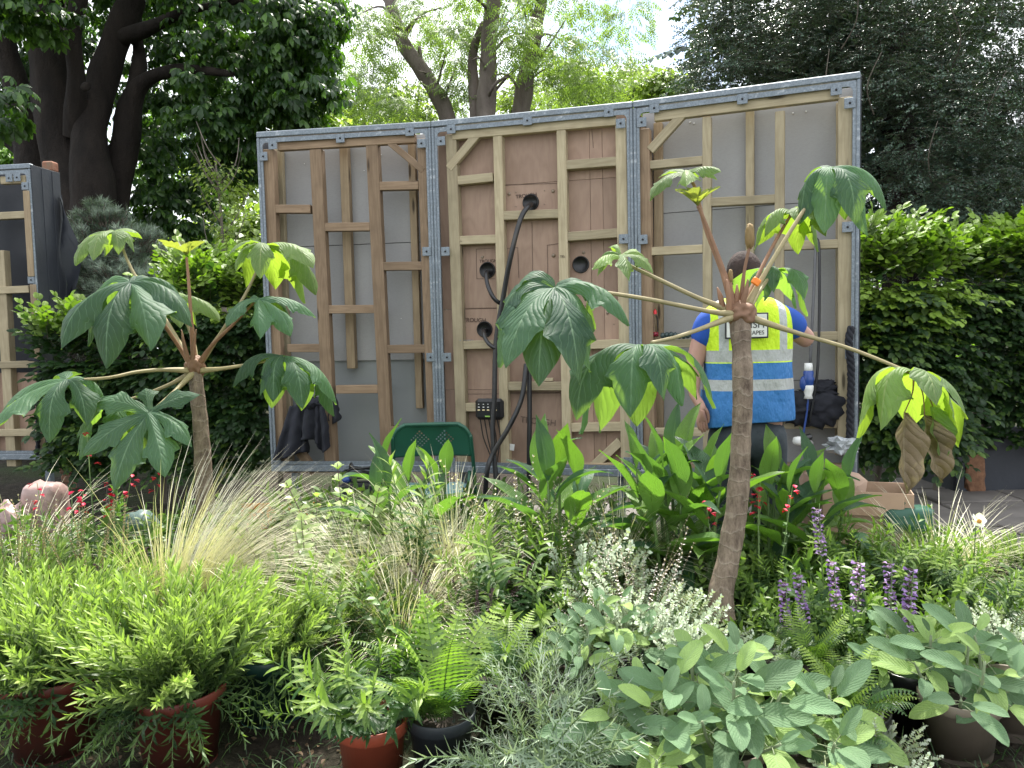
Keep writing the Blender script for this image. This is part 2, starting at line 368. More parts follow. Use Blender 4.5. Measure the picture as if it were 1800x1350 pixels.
# ------------------------------------------------------------------ ground
def ground():
    n = 161; xs = np.linspace(-1, 1, n); xs = np.sign(xs)*np.abs(xs)**2.6*90
    X, Y = np.meshgrid(xs, xs+0); Y = Y+4; Z = np.zeros_like(X)
    for i in range(n):
        for j in range(n):
            x, y = X[i, j], Y[i, j]; Z[i, j] = .035*mnoise.noise(Vector((x*.9, y*.9, 0)))+.02*mnoise.noise(Vector((x*4, y*4, 2)))
    V = np.stack([X, Y, Z], -1).reshape(-1, 3); idx = np.arange(n*n).reshape(n, n)
    Fq = np.stack([idx[:-1, :-1], idx[:-1, 1:], idx[1:, 1:], idx[1:, :-1]], -1).reshape(-1, 4)
    b = NB('soil'); tc = b.n('TexCoord').outputs['Object']; n1 = b.noise(tc, 14, 8, .7); n2 = b.noise(tc, .8, 4)
    c = b.ramp(n1, [(.3, (.012, .009, .006)), (.55, (.035, .027, .02)), (.75, (.08, .063, .047))]); c = b.mix(b.ramp(n2, [(.45, (0,0,0)), (.6, (.8,.8,.8))]), c, (.035, .05, .018))
    m = b.done(b.princ(c, .95, 0, b.bump(n1, .9, .05), .2))
    o = link('ground', mesh_np('ground', V, Fq, [m])); o['kind'] = 'structure'
ground()
# ------------------------------------------------------------------ wall units (steel frame filled with timber)
ZT = P(450, 232, 5.4).z; ZB = P(487, 838, 5.36).z; HU = ZT-ZB
def toppt(px, py):
    r = ray(px, py); d = (ZT-CAMZ)/r.z; return P(px, py, d)
class Unit:
    def __init__(s, A, B, name, label, group):
        s.O = Vector((A.x, A.y, ZB)); v = Vector((B.x-A.x, B.y-A.y, 0)); s.W = v.length; s.ux = v.normalized(); s.uy = Vector((-s.ux.y, s.ux.x, 0))
        s.e = thing(name, s.O, label, 'wall frame', group, atan2(s.ux.y, s.ux.x)); bpy.context.view_layer.update()
    def loc(s, px, py, off=0):
        r = ray(px, py); t = ((s.O-CAM).dot(s.uy)+off)/r.dot(s.uy); p = CAM+r*t-s.O; return p.dot(s.ux), p.z
    def world(s, px, py, off=0):
        u, z = s.loc(px, py, off); return s.O+s.ux*u+s.uy*off+Vector((0, 0, z))
    def beam(s, name, a, b, w, off, dep, m, px=True, parent=None, bev=.003):
        """a, b: ends of the centre line; off = front face distance behind the unit plane"""
        if px: a = s.loc(*a, off); b = s.loc(*b, off)
        L = sqrt((b[0]-a[0])**2+(b[1]-a[1])**2); an = atan2(b[1]-a[1], b[0]-a[0])
        Mx = Matrix.Translation(((a[0]+b[0])/2, off+dep/2, (a[1]+b[1])/2)) @ Matrix.Rotation(-an, 4, 'Y')
        return ob(name, box_me(L, dep, w, bev), m, parent or s.e, Mx=Mx, smooth=False)
    def bracket(s, px, py, w=.06, h=.06, parent=None):
        u, z = s.loc(px, py, 0)
        o = box('bracket', (u, -.001, z), (w, .006, h), M_steel, s.e, bev=.002)
        b_ = ob('bolt', lathe([(0, .006), (.005, .006), (.007, .003), (.007, 0)], 10), M_hole, o, Mx=Matrix.Translation((0, -.003, 0)) @ Matrix.Rotation(pi/2, 4, 'X'))
    def steel(s, tabs):
        W_, H = s.W, HU; c = .020
        for n_, a, b, w in (('post', (c/2+.001, .052), (c/2+.001, H-.042), c), ('post', (W_-c/2-.001, .052), (W_-c/2-.001, H-.042), c),
                            ('top_rail', (.001, H-.020), (W_-.001, H-.020), .040), ('bottom_rail', (.001, .025), (W_-.001, .025), .05)):
            s.beam(n_, a, b, w, -.004, .05, M_steel, False, bev=.005)
        # inner angle, one part with rounded corners
        i0, i1, t = .023, .040, .022; bm = bmesh.new()
        z0, z1 = .053, H-.0455; q = .03
        def ring(x0, x1, za, zb, r):
            pts = []
            for cx, cz, a0 in ((x1-r, zb-r, 0), (x0+r, zb-r, 90), (x0+r, za+r, 180), (x1-r, za+r, 270)):
                for k in range(5): a = rad(a0+k*22.5); pts.append((cx+r*cos(a), cz+r*sin(a)))
            return pts
        o_ = ring(i0, W_-i0, z0, z1, .004); i_ = ring(i1, W_-i1, z0+t, z1-.030, q); n = len(o_)
        vs_ = [[bm.verts.new((p[0], y, p[1])) for p in pp] for pp, y in ((o_, .003), (i_, .003), (i_, .012), (o_, .012))]
        for k in range(4):
            a, b = vs_[k], vs_[(k+1) % 4]
            for j in range(n): bm.faces.new((a[j], a[(j+1) % n], b[(j+1) % n], b[j]))
        bmesh.ops.recalc_face_normals(bm, faces=bm.faces); me = bpy.data.meshes.new('inner_angle'); bm.to_mesh(me); bm.free()
        ob('inner_angle', me, M_steel, s.e, smooth=False)
        for t_ in tabs: s.bracket(*t_)
        for x in (.12, W_-.12): box('leg', (x, .15, -ZB/2-.001), (.05, .05, ZB-.004), M_steel, s.e)   # stand on the ground
tA, tB, tC, tD = toppt(450, 232), toppt(757, 213), toppt(1112, 178), toppt(1513, 125)
GW = 'steel framed wall units seen from behind'
U1 = Unit(tA, tB, 'wall_unit', 'left of three joined units, brown studs before grey board, jacket hanging in it', GW)
U2 = Unit(tB, tC, 'wall_unit', 'middle steel framed unit with reddish plywood, round holes and black pipes', GW)
U3 = Unit(tC, tD, 'wall_unit', 'tallest looking right hand steel framed unit with pale timber, behind the man in the vest', GW)
t0 = toppt(52, 287); dv = (tB-tA).normalized()
U0_ = Unit(t0-Vector((1.3, -.16, 0)), t0, 'wall_unit', 'separate dark lined steel framed unit cut off by the left edge of the photo', GW)
U1.steel([(479, 255), (598, 243), (720, 231), (463, 275), (741, 252), (750, 442), (757, 628), (487, 806), (478, 455)])
U2.steel([(793, 227), (927, 212), (1070, 197), (775, 248), (1091, 217), (783, 442), (1096, 420), (786, 628), (793, 812), (1104, 812)])
U3.steel([(1150, 190), (1305, 174), (1470, 158), (1128, 215), (1494, 181), (1130, 421), (1490, 399), (1141, 812), (1495, 622)])
U0_.steel([(30, 312), (44, 327), (55, 492), (16, 313)])
TD = .07
# unit 1 timber
for a, b, w in (((471, 262), (492, 826), .075), ((554, 262), (581, 830), .085), ((653, 252), (681, 830), .085), ((742, 243), (763, 826), .075)): U1.beam('stud', a, b, w, .03, TD, W_brown)
U1.beam('top_plate', (.14, HU-.097), (U1.W-.12, HU-.097), .064, .025, .05, W_brown, False)
U1.beam('bottom_plate', (500, 824), (755, 822), .06, .028, .08, W_brown)
for a, b in (((477, 367), (545, 367)), ((565, 399), (650, 398)), ((660, 327), (735, 325)), ((665, 468), (748, 467)), ((572, 544), (658, 543)), ((673, 614), (752, 613)), ((590, 685), (665, 684)), ((480, 476), (500, 476)), ((505, 612), (563, 612)), ((680, 757), (745, 756))):
    U1.beam('noggin', a, b, .058, .034, .06, W_brown)
U1.beam('brace', (684, 250), (744, 300), .045, .028, .05, W_brown); U1.beam('brace', (522, 790), (552, 832), .06, .036, .05, W_brown)
U1.beam('batten', (489, 262), (508, 826), .06, .19, .04, W_pale); U1.beam('batten', (603, 246), (617, 648), .062, .17, .06, W_mid); U1.beam('batten', (722, 236), (737, 718), .05, .19, .05, W_mid)
def panel(U, name, u0, u1, z0, z1, off, m, th=.012): return box(name, ((u0+u1)/2, off+th/2, (z0+z1)/2), (u1-u0, th, z1-z0), m, U.e, bev=.001)
def zat(U, px, py, off): return U.loc(px, py, off)[1]
zs = zat(U1, 620, 634, .24); zm = zat(U1, 620, 430, .24)
panel(U1, 'back_board', .012, U1.W-.012, zm+.002, HU-.02, .24, M_board); panel(U1, 'back_board', .012, U1.W-.012, zs, zm-.002, .243, M_board); panel(U1, 'lower_sheet', .012, U1.W-.012, .03, zs+.05, .265, M_sheet, .006)
panel(U1, 'facing_board', .003, U1.W-.003, 0, HU-.01, .31, M_dark, .02)
box('side_board', (.004, .17, HU/2), (.006, .27, HU-.02), M_dark, U1.e, bev=.001)
box('side_board', (U1.W-.02, .18, HU/2), (.01, .2, HU-.14), W_brown, U1.e, bev=.001)
for px, py in ((535, 288), (670, 272), (705, 560), (640, 300)): blob('screw', U1.e.matrix_world.inverted() @ U1.world(px, py, .236), (.004, .004, .004), M_white, U1.e, sub=1)
# unit 2
for a, b, w in (((792, 236), (813, 826), .075), ((874, 232), (888, 826), .062), ((986, 222), (997, 826), .062), ((1091, 212), (1101, 826), .07)): U2.beam('stud', a, b, w, .03, TD, W_pale)
U2.beam('top_plate', (.14, HU-.097), (U2.W-.11, HU-.097), .066, .025, .05, W_pale, False); U2.beam('bottom_plate', (812, 824), (1095, 822), .06, .028, .08, W_mid)
for a, b in (((786, 319), (866, 311)), ((993, 290), (1085, 283)), ((884, 379), (982, 375)), ((792, 423), (872, 420)), ((995, 416), (1087, 409)), ((800, 607), (880, 605)), ((1000, 607), (1092, 604)), ((803, 716), (838, 716)), ((893, 679), (988, 679)), ((1004, 752), (1095, 750)), ((890, 560), (988, 558))):
    U2.beam('noggin', a, b, .058, .034, .062, W_pale)
U2.beam('brace', (788, 296), (838, 236), .055, .027, .045, W_pale); U2.beam('brace', (1036, 826), (1090, 776), .06, .036, .05, W_pale)
us = [.012] + [U2.loc(px, 500, .1)[0] for px in (881, 992, 1040, 1062)] + [U2.W-.012]
rows = {0: [800, 545], 1: [800, 322, 680], 2: [800], 3: [800], 4: [800]}
zc = [0.03, zat(U2, 900, 685, .1), zat(U2, 900, 541, .1), zat(U2, 900, 325, .1), HU-.02]
for i in range(5):
    for k in range(4):
        if i >= 2 and k in (1,): continue
        if i == 0 and k == 3: continue
        z1 = zc[k+1] if not (i == 0 and k == 2) else HU-.02
        if i >= 2 and k == 0: z1 = zc[2]
        panel(U2, 'plywood_panel', us[i]+.001, us[i+1]-.001, zc[k]+.001, z1-.001, .10+.0015*((i+k) % 2), M_ply)
panel(U2, 'facing_board', .003, U2.W-.003, 0, HU-.01, .31, M_dark, .02)
def hole(px, py, r):
    u, z = U2.loc(px, py, .1); Mx = Matrix.Translation((u, .099, z)) @ Matrix.Rotation(pi/2, 4, 'X')
    ob('pipe_hole_disc', lathe([(.0001, .0015), (r*.84, .0015), (r*.88, .009), (r*.98, .009), (r*1.02, 0)], 32), M_hole, U2.e, Mx=Mx)  # flat black disc in a rim, its colour standing in for the shaded recess
for px, py in ((933, 356), (857, 475), (852, 579), (1021, 465)): hole(px, py, .056)
for px, py, r in ((895, 341, .011), (972, 336, .011), (973, 449, .013), (815, 560, .009), (1068, 550, .01), (1026, 444, .01), (848, 452, .01), (1079, 570, .004), (907, 338, .004), (907, 363, .004), (957, 335, .004), (957, 359, .004), (806, 583, .004), (806, 556, .004)):
    u, z = U2.loc(px, py, .1); ob('bolt_head', lathe([(0, r*.5), (r*.6, r*.45), (r, r*.1), (r, 0)], 12), M_bolt, U2.e, Mx=Matrix.Translation((u, .098, z)) @ Matrix.Rotation(pi/2, 4, 'X'))
def scrib(s, px, py, size, rot, U=None, m=M_pencil, off=.0975):
    U = U or U2; u, z = U.loc(px, py, off); text('pencil_writing', s, size, m, U.e, Matrix.Translation((u, off, z)) @ Matrix.Rotation(pi/2, 4, 'X') @ Matrix.Rotation(rot, 4, 'Z'))
scrib('TROUGH', 925, 344, .035, .05); scrib('TROUGH', 834, 563, .04, -.05); scrib('TROUGH', 858, 459, .03, 0); scrib('TROUGH', 946, 741, .06, -.1, m=mat('faint_pencil', (.13, .09, .07), .9))
scrib('TRELL', 805, 424, .022, .05, off=.0325); scrib('TEL', 989, 451, .022, .05, off=.028)
def pline(a, b, U=U2, off=.0985):
    U.beam('pencil_line', a, b, .0022, off-.0008, .001, M_pencil, bev=0)
for x0, y0, x1, y1 in ((962, 431, 983, 428), (962, 431, 963, 485), (837, 438, 868, 436), (837, 438, 838, 490), (838, 490, 870, 490), (797, 542, 880, 541), (888, 325, 980, 322), (935, 390, 937, 540), (1040, 222, 1043, 260), (1000, 540, 1090, 535), (890, 690, 985, 690), (800, 693, 990, 691), (1000, 693, 1092, 692), (888, 437, 910, 435), (910, 435, 912, 488)): pline((x0, y0), (x1, y1))
# unit 3
U3.beam('stud', (1131, 226), (1142, 820), .075, .03, TD, W_brown); U3.beam('stud', (1486, 170), (1484, 800), .075, .03, TD, W_pale)
for a, b, w in (((1242, 205), (1243, 800), .052), ((1371, 195), (1368, 800), .055)): U3.beam('stud', a, b, w, .03, TD, W_pale)
U3.beam('top_plate', (.13, HU-.098), (U3.W-.11, HU-.098), .068, .025, .05, W_pale, False); U3.beam('bottom_plate', (1145, 822), (1482, 826), .06, .028, .08, W_mid)
for a, b in (((1139, 290), (1235, 281)), ((1249, 355), (1363, 349)), ((1139, 442), (1235, 437)), ((1378, 432), (1480, 428)), ((1142, 605), (1236, 603)), ((1376, 592), (1478, 590)), ((1144, 760), (1236, 760)), ((1378, 747), (1480, 745)), ((1250, 540), (1364, 536)), ((1250, 690), (1364, 690))):
    U3.beam('noggin', a, b, .052, .034, .062, W_pale)
U3.beam('brace', (1142, 264), (1203, 196), .055, .027, .045, W_pale)
U3.beam('batten', (1156, 215), (1158, 820), .055, .19, .05, W_mid); U3.beam('batten', (1318, 185), (1318, 800), .05, .18, .05, W_pale); U3.beam('batten', (1476, 180), (1474, 800), .04, .19, .05, W_pale)
for za, zb, dd in ((1.72, HU-.02, 0), (.62, 1.717, .003), (.03, .617, 0)): panel(U3, 'back_board', .012, U3.W-.012, za, zb, .24+dd, M_board)
panel(U3, 'facing_board', .003, U3.W-.003, 0, HU-.01, .31, M_dark, .02)
box('side_board', (U3.W+.004, .17, HU/2), (.006, .27, HU-.02), M_dark, U3.e, bev=.001); box('side_board', (.03, .18, HU/2), (.01, .2, HU-.14), W_brown, U3.e, bev=.001)
for px, py in ((1213, 215), (1220, 217), (1394, 199), (1417, 196), (1150, 330), (1430, 300)): blob('screw', U3.e.matrix_world.inverted() @ U3.world(px, py, .236), (.006, .006, .006), M_white, U3.e, sub=1)
# unit 0, dark lined
e = U0_
e.beam('top_plate', (0, 317), (44, 315), .06, .025, .05, W_pale)
for a, b in (((45, 335), (54, 486)), ((57, 500), (66, 640)), ((67, 660), (76, 820))): e.beam('stud', a, b, .055, -.012, .05, W_mid)
e.beam('stud', (-2, 440), (20, 820), .085, .05, .07, W_pale); e.beam('stud', (-40, 330), (-20, 820), .085, .05, .07, W_pale)
for a, b in (((-60, 382), (43, 377)), ((-60, 513), (50, 508)), ((-60, 643), (62, 640)), ((-60, 762), (70, 760))): e.beam('noggin', a, b, .058, .034, .062, W_pale)
panel(e, 'plywood_panel', .02, e.W-.02, .03, zat(e, 30, 655, .12), .12, M_ply); panel(e, 'back_membrane', .012, e.W-.012, .04, HU-.02, .25, M_dark); panel(e, 'facing_board', .003, e.W-.003, 0, HU-.01, .31, M_dark, .02)
box('side_board', (e.W+.004, .17, HU/2), (.006, .33, HU-.02), M_dark, e.e, bev=.001)
for k in range(2): box('side_seam', (e.W+.009, .12+.12*k, HU/2), (.004, .008, HU-.04), M_dark, e.e, bev=.001)
# membrane flap hanging from the side
g_ = G(); pts = [[None]*5 for _ in range(9)]; lu = [[(0, 0, .5)]*5 for _ in range(9)]
for i in range(9):
    t = i/8
    for j in range(5):
        w = (.02+.16*min(1, t*1.7) - (.12 if t > .8 else 0)*max(0, (t-.8)*5))*j/4
        pts[i][j] = Vector((e.W+.015+w*.95, .30+.03*sin(t*9+j), HU-.22-.85*t+.03*sin(j*2+i)))
g_.grid(pts, lu, 0, 0); ob('loose_membrane', g_.mesh('loose_membrane', [M_dark]), None, e.e)
# brick pier behind the dark unit
M_brick = mat('rough_brick', (.26, .11, .065), .9, 0, .45, 10, 1, 25, dirt=(.16, .13, .09)); bp = thing('brick_pier', Vector((P(88, 300, 6.75).x, P(88, 300, 6.75).y, 0)), 'narrow rough orange brown brick pier just behind the dark wall unit', 'brick pier')
bz = 0; k = 0
while bz < P(86, 292, 6.75).z-.05:
    hh = rnd(.075, .1); box('brick', (rnd(-.01, .01), rnd(-.01, .01), bz+hh/2), (rnd(.085, .115), .1, hh-.008), M_brick, bp, Matrix.Rotation(rnd(-.1, .1), 3, 'Z'), bev=.012); bz += hh
# ------------------------------------------------------------------ pipes and things on the units
def pipe(name, pxs, r, label, m=M_blackrub, cat='pipe', group=None, U=U2, **k):
    pts = [U.world(x, y, o) for x, y, o in pxs]; o = tubeob(name, pts, r, m, None, **k); return setp(o, label, cat, group)
GP = 'black pipes hanging in the plywood unit'
pipe('pipe', [(936, 360, .09), (930, 362, 0), (915, 385, -.06), (898, 450, -.08), (885, 520, -.06), (872, 600, -.06), (869, 700, -.08), (866, 760, -.1), (872, 850, -.15), (870, 900, -.2)], .017, 'long black pipe curving down from the topmost plywood hole', group=GP, sides=12)
pipe('pipe', [(858, 478, .09), (855, 480, 0), (857, 500, -.05), (868, 524, -.07), (882, 535, -.03)], .014, 'short black pipe curling out of the left hole above the lowest one', group=GP, sides=12)
pipe('pipe', [(853, 580, .09), (850, 584, .0), (856, 600, -.05), (868, 611, -.07), (882, 616, -.03)], .014, 'short black pipe from the lowest hole beside the pencilled word', group=GP, sides=12)
pipe('pipe', [(925, 640, -.03), (917, 700, -.08), (895, 750, -.12), (868, 795, -.15), (856, 830, -.2), (852, 900, -.2)], .017, 'black pipe bending from under the big leaf down to the lower left', group=GP, sides=12)
pipe('pipe', [(930, 640, .0), (931, 720, -.02), (930, 800, -.04), (930, 900, -.05)], .017, 'straight vertical black pipe in the plywood unit', group=GP, sides=12)
# irrigation controller
cw = U2.world(861, 719, .02); ctl = thing('irrigation_controller', cw, 'black control box with four rows of pale buttons behind a black pipe', 'controller', rz=U2.e.rotation_euler.z)
box('casing', (0, 0, 0), (.20, .05, .145), M_black, ctl, bev=.02)
M_but = mat('button_cream', (.75, .62, .35), .4, 0, .05)
for i in range(4):
    for j, (s_, m_) in enumerate(((.008, M_white), (.011, M_white), (.015, M_but))):
        box('button', (-.07+.033*i+(.02 if i == 3 else 0)*1, -.027, .035-.02*j), (s_*1.2, .006, s_*.6), m_, ctl, bev=.002)
box('badge', (-.01, -.027, -.048), (.035, .004, .01), mat('badge_green', (.3, .55, .1), .4), ctl)
for i in range(5): tubeob('cable', [ctl.location+U2.ux*(-.07+.03*i)+Vector((0, 0, -.07)), ctl.location+U2.ux*(-.05+.03*i)+Vector((0, 0, -.2)), ctl.location+U2.ux*(-.0+.012*i)+Vector((0, 0, -.34)), ctl.location+U2.ux*(.02+.01*i)+Vector((0, 0, -.5))], .004, M_black, ctl, 5)
o = box('paper_label', U2.world(893, 785, .05), (.09, .002, .045), M_white, None, Matrix.Rotation(U2.e.rotation_euler.z, 3, 'Z') @ Matrix.Rotation(.15, 3, 'Y')); setp(o, 'small white paper label among the pipes at the foot of the plywood', 'label')
o = box('wood_offcut', U2.world(965, 667, .05), (.06, .03, .022), W_pale, None, Matrix.Rotation(U2.e.rotation_euler.z, 3, 'Z')); setp(o, 'little wooden offcut lying on a crosspiece under the big leaf', 'wood block')
for px0, px1 in ((811, 830),):
    sc = thing('screw_row', U2.world(820, 599, .04), 'row of loose screws on the crosspiece below the lowest pipe hole', 'screws')
    for i in range(7): box('screw', ((i-3)*.014, rnd(-.005, .005), .004), (.012, .005, .005), M_steel, sc, Matrix.Rotation(rnd(0, 3), 3, 'Z'), bev=.001)
# bottle on crosspiece
M_clear = (lambda b: b.done(b.n('BsdfGlass')))(NB('clear_plastic')); M_clear.node_tree.nodes['Glass BSDF'].inputs['Roughness'].default_value = .08; M_clear.node_tree.nodes['Glass BSDF'].inputs['IOR'].default_value = 1.12
M_red = mat('red_plastic', (.6, .02, .03), .35, 0, .05); M_redliq = mat('red_liquid', (.25, .01, .03), .2, 0, .05)
bt = thing('bottle', U3.world(1152, 592, .06), 'clear plastic bottle with red cap standing in the right unit', 'bottle')
ob('bottle_body', lathe([(.0, 0), (.021, 0), (.022, .02), (.022, .10), (.018, .125), (.010, .14), (.009, .15)], 20), M_clear, bt)
ob('liquid', lathe([(0, .003), (.019, .003), (.019, .03), (0, .031)], 16), M_redliq, bt); ob('cap', lathe([(.011, .145), (.011, .168), (.004, .17), (.003, .18), (0, .18)], 16), M_red, bt)
cbl = thing('grip_roller', U3.world(1165, 590, .0), 'dark knobbly length of coiled cord lying on a crosspiece left of the man', 'cord')
for i in range(8): blob('coil', U3.ux*(.026*i)+Vector((0, 0, .005*sin(i))), (.016, .02, .02), mat('teal_black', (.03, .05, .05), .4) if i == 0 else bpy.data.materials['teal_black'], cbl, sub=2)
# hanging cables, connector
pipe('hanging_cable', [(1400, 585, .0), (1434, 420, .0), (1431, 500, -.02), (1424, 640, -.03)][1:], .008, 'grey cable hanging from the pale crosspiece right of the man', mat('grey_cable', (.12, .12, .13), .5), 'cable', 'cables right of the man', U3, sides=6)
pipe('hanging_cable', [(1434, 418, .02), (1440, 440, -.01), (1440, 560, -.02), (1436, 660, -.04), (1422, 745, -.05)], .008, 'black cable hanging behind the blue connector', M_black, 'cable', 'cables right of the man', U3, sides=6)
cn = thing('power_connector', U3.world(1421, 668, -.06), 'blue and white plug connector hanging on a cable', 'plug')
for p, m_ in (([(.0, .10), (.022, .10), (.024, .06), (.02, .055)], M_white), ([(.02, .055), (.03, .05), (.028, .02), (.034, .01), (.03, -.01), (.026, -.03)], M_blue), ([(.026, -.03), (.03, -.035), (.028, -.06), (.02, -.09), (.026, -.11), (0, -.11)], M_white)):
    ob('connector_shell', lathe(p, 18), m_, cn)
blob('connector_flap', (-.03, 0, -.02), (.022, .02, .045), M_blue, cn, sub=2)
tubeob('cable', [cn.location+Vector((0, 0, -.1)), cn.location+Vector((-.01, 0, -.2)), cn.location+Vector((-.03, 0, -.33))], .006, M_blue, cn, 6)
def rope(U, pxs, label, r=.022):
    pts, _ = spline([U.world(*p) for p in pxs], [r]*len(pxs), 10); gg = G(); L = 0; A = []
    for k in range(3):
        q = []; L = 0
        for i, p in enumerate(pts):
            if i: L += (p-pts[i-1]).length
            a = L*55+k*2.094; q.append(p+Vector((cos(a)*r*.5, sin(a)*r*.5, 0)))
        gg.tube(q, [r*.6]*len(q), 6, 0)
    o = link('rope', gg.mesh('rope', [M_fabric])); setp(o, label, 'rope', 'thick black ropes')
rope(U3, [(1497, 575, -.03), (1492, 600, -.06), (1496, 650, -.05), (1494, 740, -.04), (1493, 800, -.04)], 'thick black twisted rope down the right post of the right unit')
rope(U0_, [(52, 632, -.02), (68, 636, -.05), (70, 660, -.05), (68, 700, -.04), (66, 800, -.04)], 'thick black twisted rope beside the dark unit at the left edge', .02)
# jacket on left unit: body and two sleeves
jk = thing('jacket', U1.world(540, 700, -.06), 'dark navy jacket hung on a stud at the bottom left of the left unit', 'jacket')
def drape(name, px, py, rx, rz, seed, off=-.06, U=U1, parent=None):
    w = U.world(px, py, off)-parent.location; return blob(name, w, (rx, .05, rz), M_fabric, parent, sub=4, amp=.32, nsc=1.5, sq=2.6, seed=seed, crease=.5)
def cloth(name, px, py, off, wt, wb, h, lean, folds, seed):
    c_ = U1.world(px, py, off)-jk.location; n_, k_ = 26, 30; pts = []; lu = []
    for i in range(n_):
        t = i/(n_-1); row = []
        for j in range(k_):
            u = j/(k_-1)*2-1; w_ = wt+(wb-wt)*t**.7; a = u*pi*.62
            fo = (.006+.022*t)*sin(u*folds+seed+1.5*t)+.012*mnoise.noise(Vector((u*3, t*4, seed)))
            row.append(c_+U1.ux*(w_*sin(a)*.9+lean*t+.01*mnoise.noise(Vector((t*5, u, seed))))+U1.uy*(-w_*.35*cos(a)+fo)+Vector((0, 0, -h*t*(1+.08*sin(u*3+seed))-.03*abs(u)**2*(1-t))))
        pts.append(row); lu.append([(0, 0, .5)]*k_)
    gg = G(); gg.grid(pts, lu, 0, 0); o = link(name, gg.mesh(name, [M_fabric]), jk); md = o.modifiers.new('s', 'SOLIDIFY'); md.thickness = .006; return o
cloth('jacket_body', 522, 712, -.02, .05, .135, .36, -.06, 11, 3); cloth('jacket_body', 545, 703, -.04, .05, .08, .30, -.01, 8, 5); cloth('sleeve', 562, 712, -.05, .03, .042, .31, .02, 6, 8); cloth('sleeve', 583, 692, .04, .03, .04, .2, .01, 5, 2)
blob('hood', U1.world(545, 708, -.05)-jk.location, (.09, .05, .045), M_fabric, jk, sub=4, amp=.3, nsc=1.8, seed=4, crease=.7)
# black bag on the shelf
bg_ = thing('holdall_bag', U3.world(1435, 742, .0), 'slumped black bag on the low crosspiece behind the blue connector', 'bag')
blob('bag_body', Vector((.0, .05, .09)), (.17, .1, .11), M_fabric, bg_, sub=4, amp=.4, nsc=1.3, sq=3, seed=4, crease=.6); blob('bag_flap', Vector((.03, .05, .18)), (.11, .08, .06), M_fabric, bg_, sub=4, amp=.5, nsc=1.7, sq=2.4, seed=11, crease=.8)
# white headed tap and grey block by the legs
tp = thing('hand_tool', U3.world(1405, 775, -.25), 'grey and white hand tool hanging beside the jeans', 'tool')
blob('tool_head', (0, 0, 0), (.035, .03, .025), M_white, tp, sub=3, amp=.05, sq=3); box('tool_block', (.045, 0, -.04), (.05, .05, .09), mat('grey_metal_dirty', (.2, .19, .18), .6, .3), tp, Matrix.Rotation(.25, 3, 'Y'), bev=.012); tubeob('tool_grip', [tp.location+Vector((.02, 0, .01)), tp.location+Vector((.07, .02, .02))], .02, M_black, tp)
# ------------------------------------------------------------------ folding chair
ch = thing('folding_chair', Vector((P(758, 840, 4.55).x, 4.5, 0)), 'dark green metal folding chair with perforated back', 'chair')
def chair():
    zt = P(757, 749, 4.55).z; W2 = .235; H2 = .20
    def surf(u, v): return Vector((u, .12+.05*(1-(u/W2)**2)-.05*v, zt-H2*(1-v)))
    # panel with real holes on a fine grid
    c = .0125; nx, nz = 37, 17; V = []; F = []; vid = {}
    def vert(x, z):
        k = (round(x, 5), round(z, 5))
        if k not in vid: vid[k] = len(V); V.append(tuple(surf(x, z/H2)))
        return vid[k]
    def inside(x, z):
        r = .1; ax = abs(x)-(W2-r); az = z-(H2-r)
        return abs(x) < W2 and z > 0 and z < H2 and not (ax > 0 and az > 0 and ax*ax+az*az > r*r)
    for i in range(nx):
        for j in range(nz):
            x0 = -W2+i*c+.003; z0 = j*c; xm, zm = x0+c/2, z0+c/2
            if not inside(xm, zm): continue
            uu, vv = abs(xm), zm
            hole_ = (abs(uu-.07)+abs(vv-.11) < .062) and (i+j) % 2 == 0
            q = [(x0, z0), (x0+c, z0), (x0+c, z0+c), (x0, z0+c)]
            if not hole_: F.append(tuple(vert(*p) for p in q)+(())); continue
            h = c*.36; inn = [(xm-h, zm-h), (xm+h, zm-h), (xm+h, zm+h), (xm-h, zm+h)]
            for k in range(4): F.append((vert(*q[k]), vert(*q[(k+1) % 4]), vert(*inn[(k+1) % 4]), vert(*inn[k])))
    me = mesh_np('backrest', V, [f for f in F], []); o = ob('backrest', me, M_green, ch); md = o.modifiers.new('s', 'SOLIDIFY'); md.thickness = .003
    # frame tube
    L = []
    for a in range(13):
        t = a/12*pi; L.append(Vector((-cos(t)*W2*1.0, 0, 0)))
    pts = [Vector((-.25, .33, .0)), Vector((-.245, .2, .45)), surf(-.235, .5)]+[surf(-W2+.1-.1*cos(t), (H2-.1+.1*sin(t))/H2) for t in (.3, .8, 1.2, 1.57)]
    pts += [Vector((-p.x, p.y, p.z)) for p in reversed(pts)]
    tubeob('back_frame', [p+ch.location for p in pts], .012, M_green, ch, 10)
    seat = [[None]*13 for _ in range(11)]; lu = [[(0, 0, .5)]*13 for _ in range(11)]
    for i in range(11):
        for j in range(13):
            u = (j/12*2-1)*.2*(1-.08*(i/10)**2); v = i/10; seat[i][j] = Vector((u, .15-.38*v, .455-.012*cos(u*14)*sin(v*pi)+(-.02 if i in (0, 10) or j in (0, 12) else 0)))
    gg = G(); gg.grid(seat, lu, 0, 0); ob('seat', gg.mesh('seat', [M_green2]), None, ch)
    for sx in (-1, 1): tubeob('leg', [ch.location+Vector((sx*.21, -.24, 0)), ch.location+Vector((sx*.21, .0, .3)), ch.location+Vector((sx*.215, .2, .5))], .011, M_green, ch, 8)
chair()
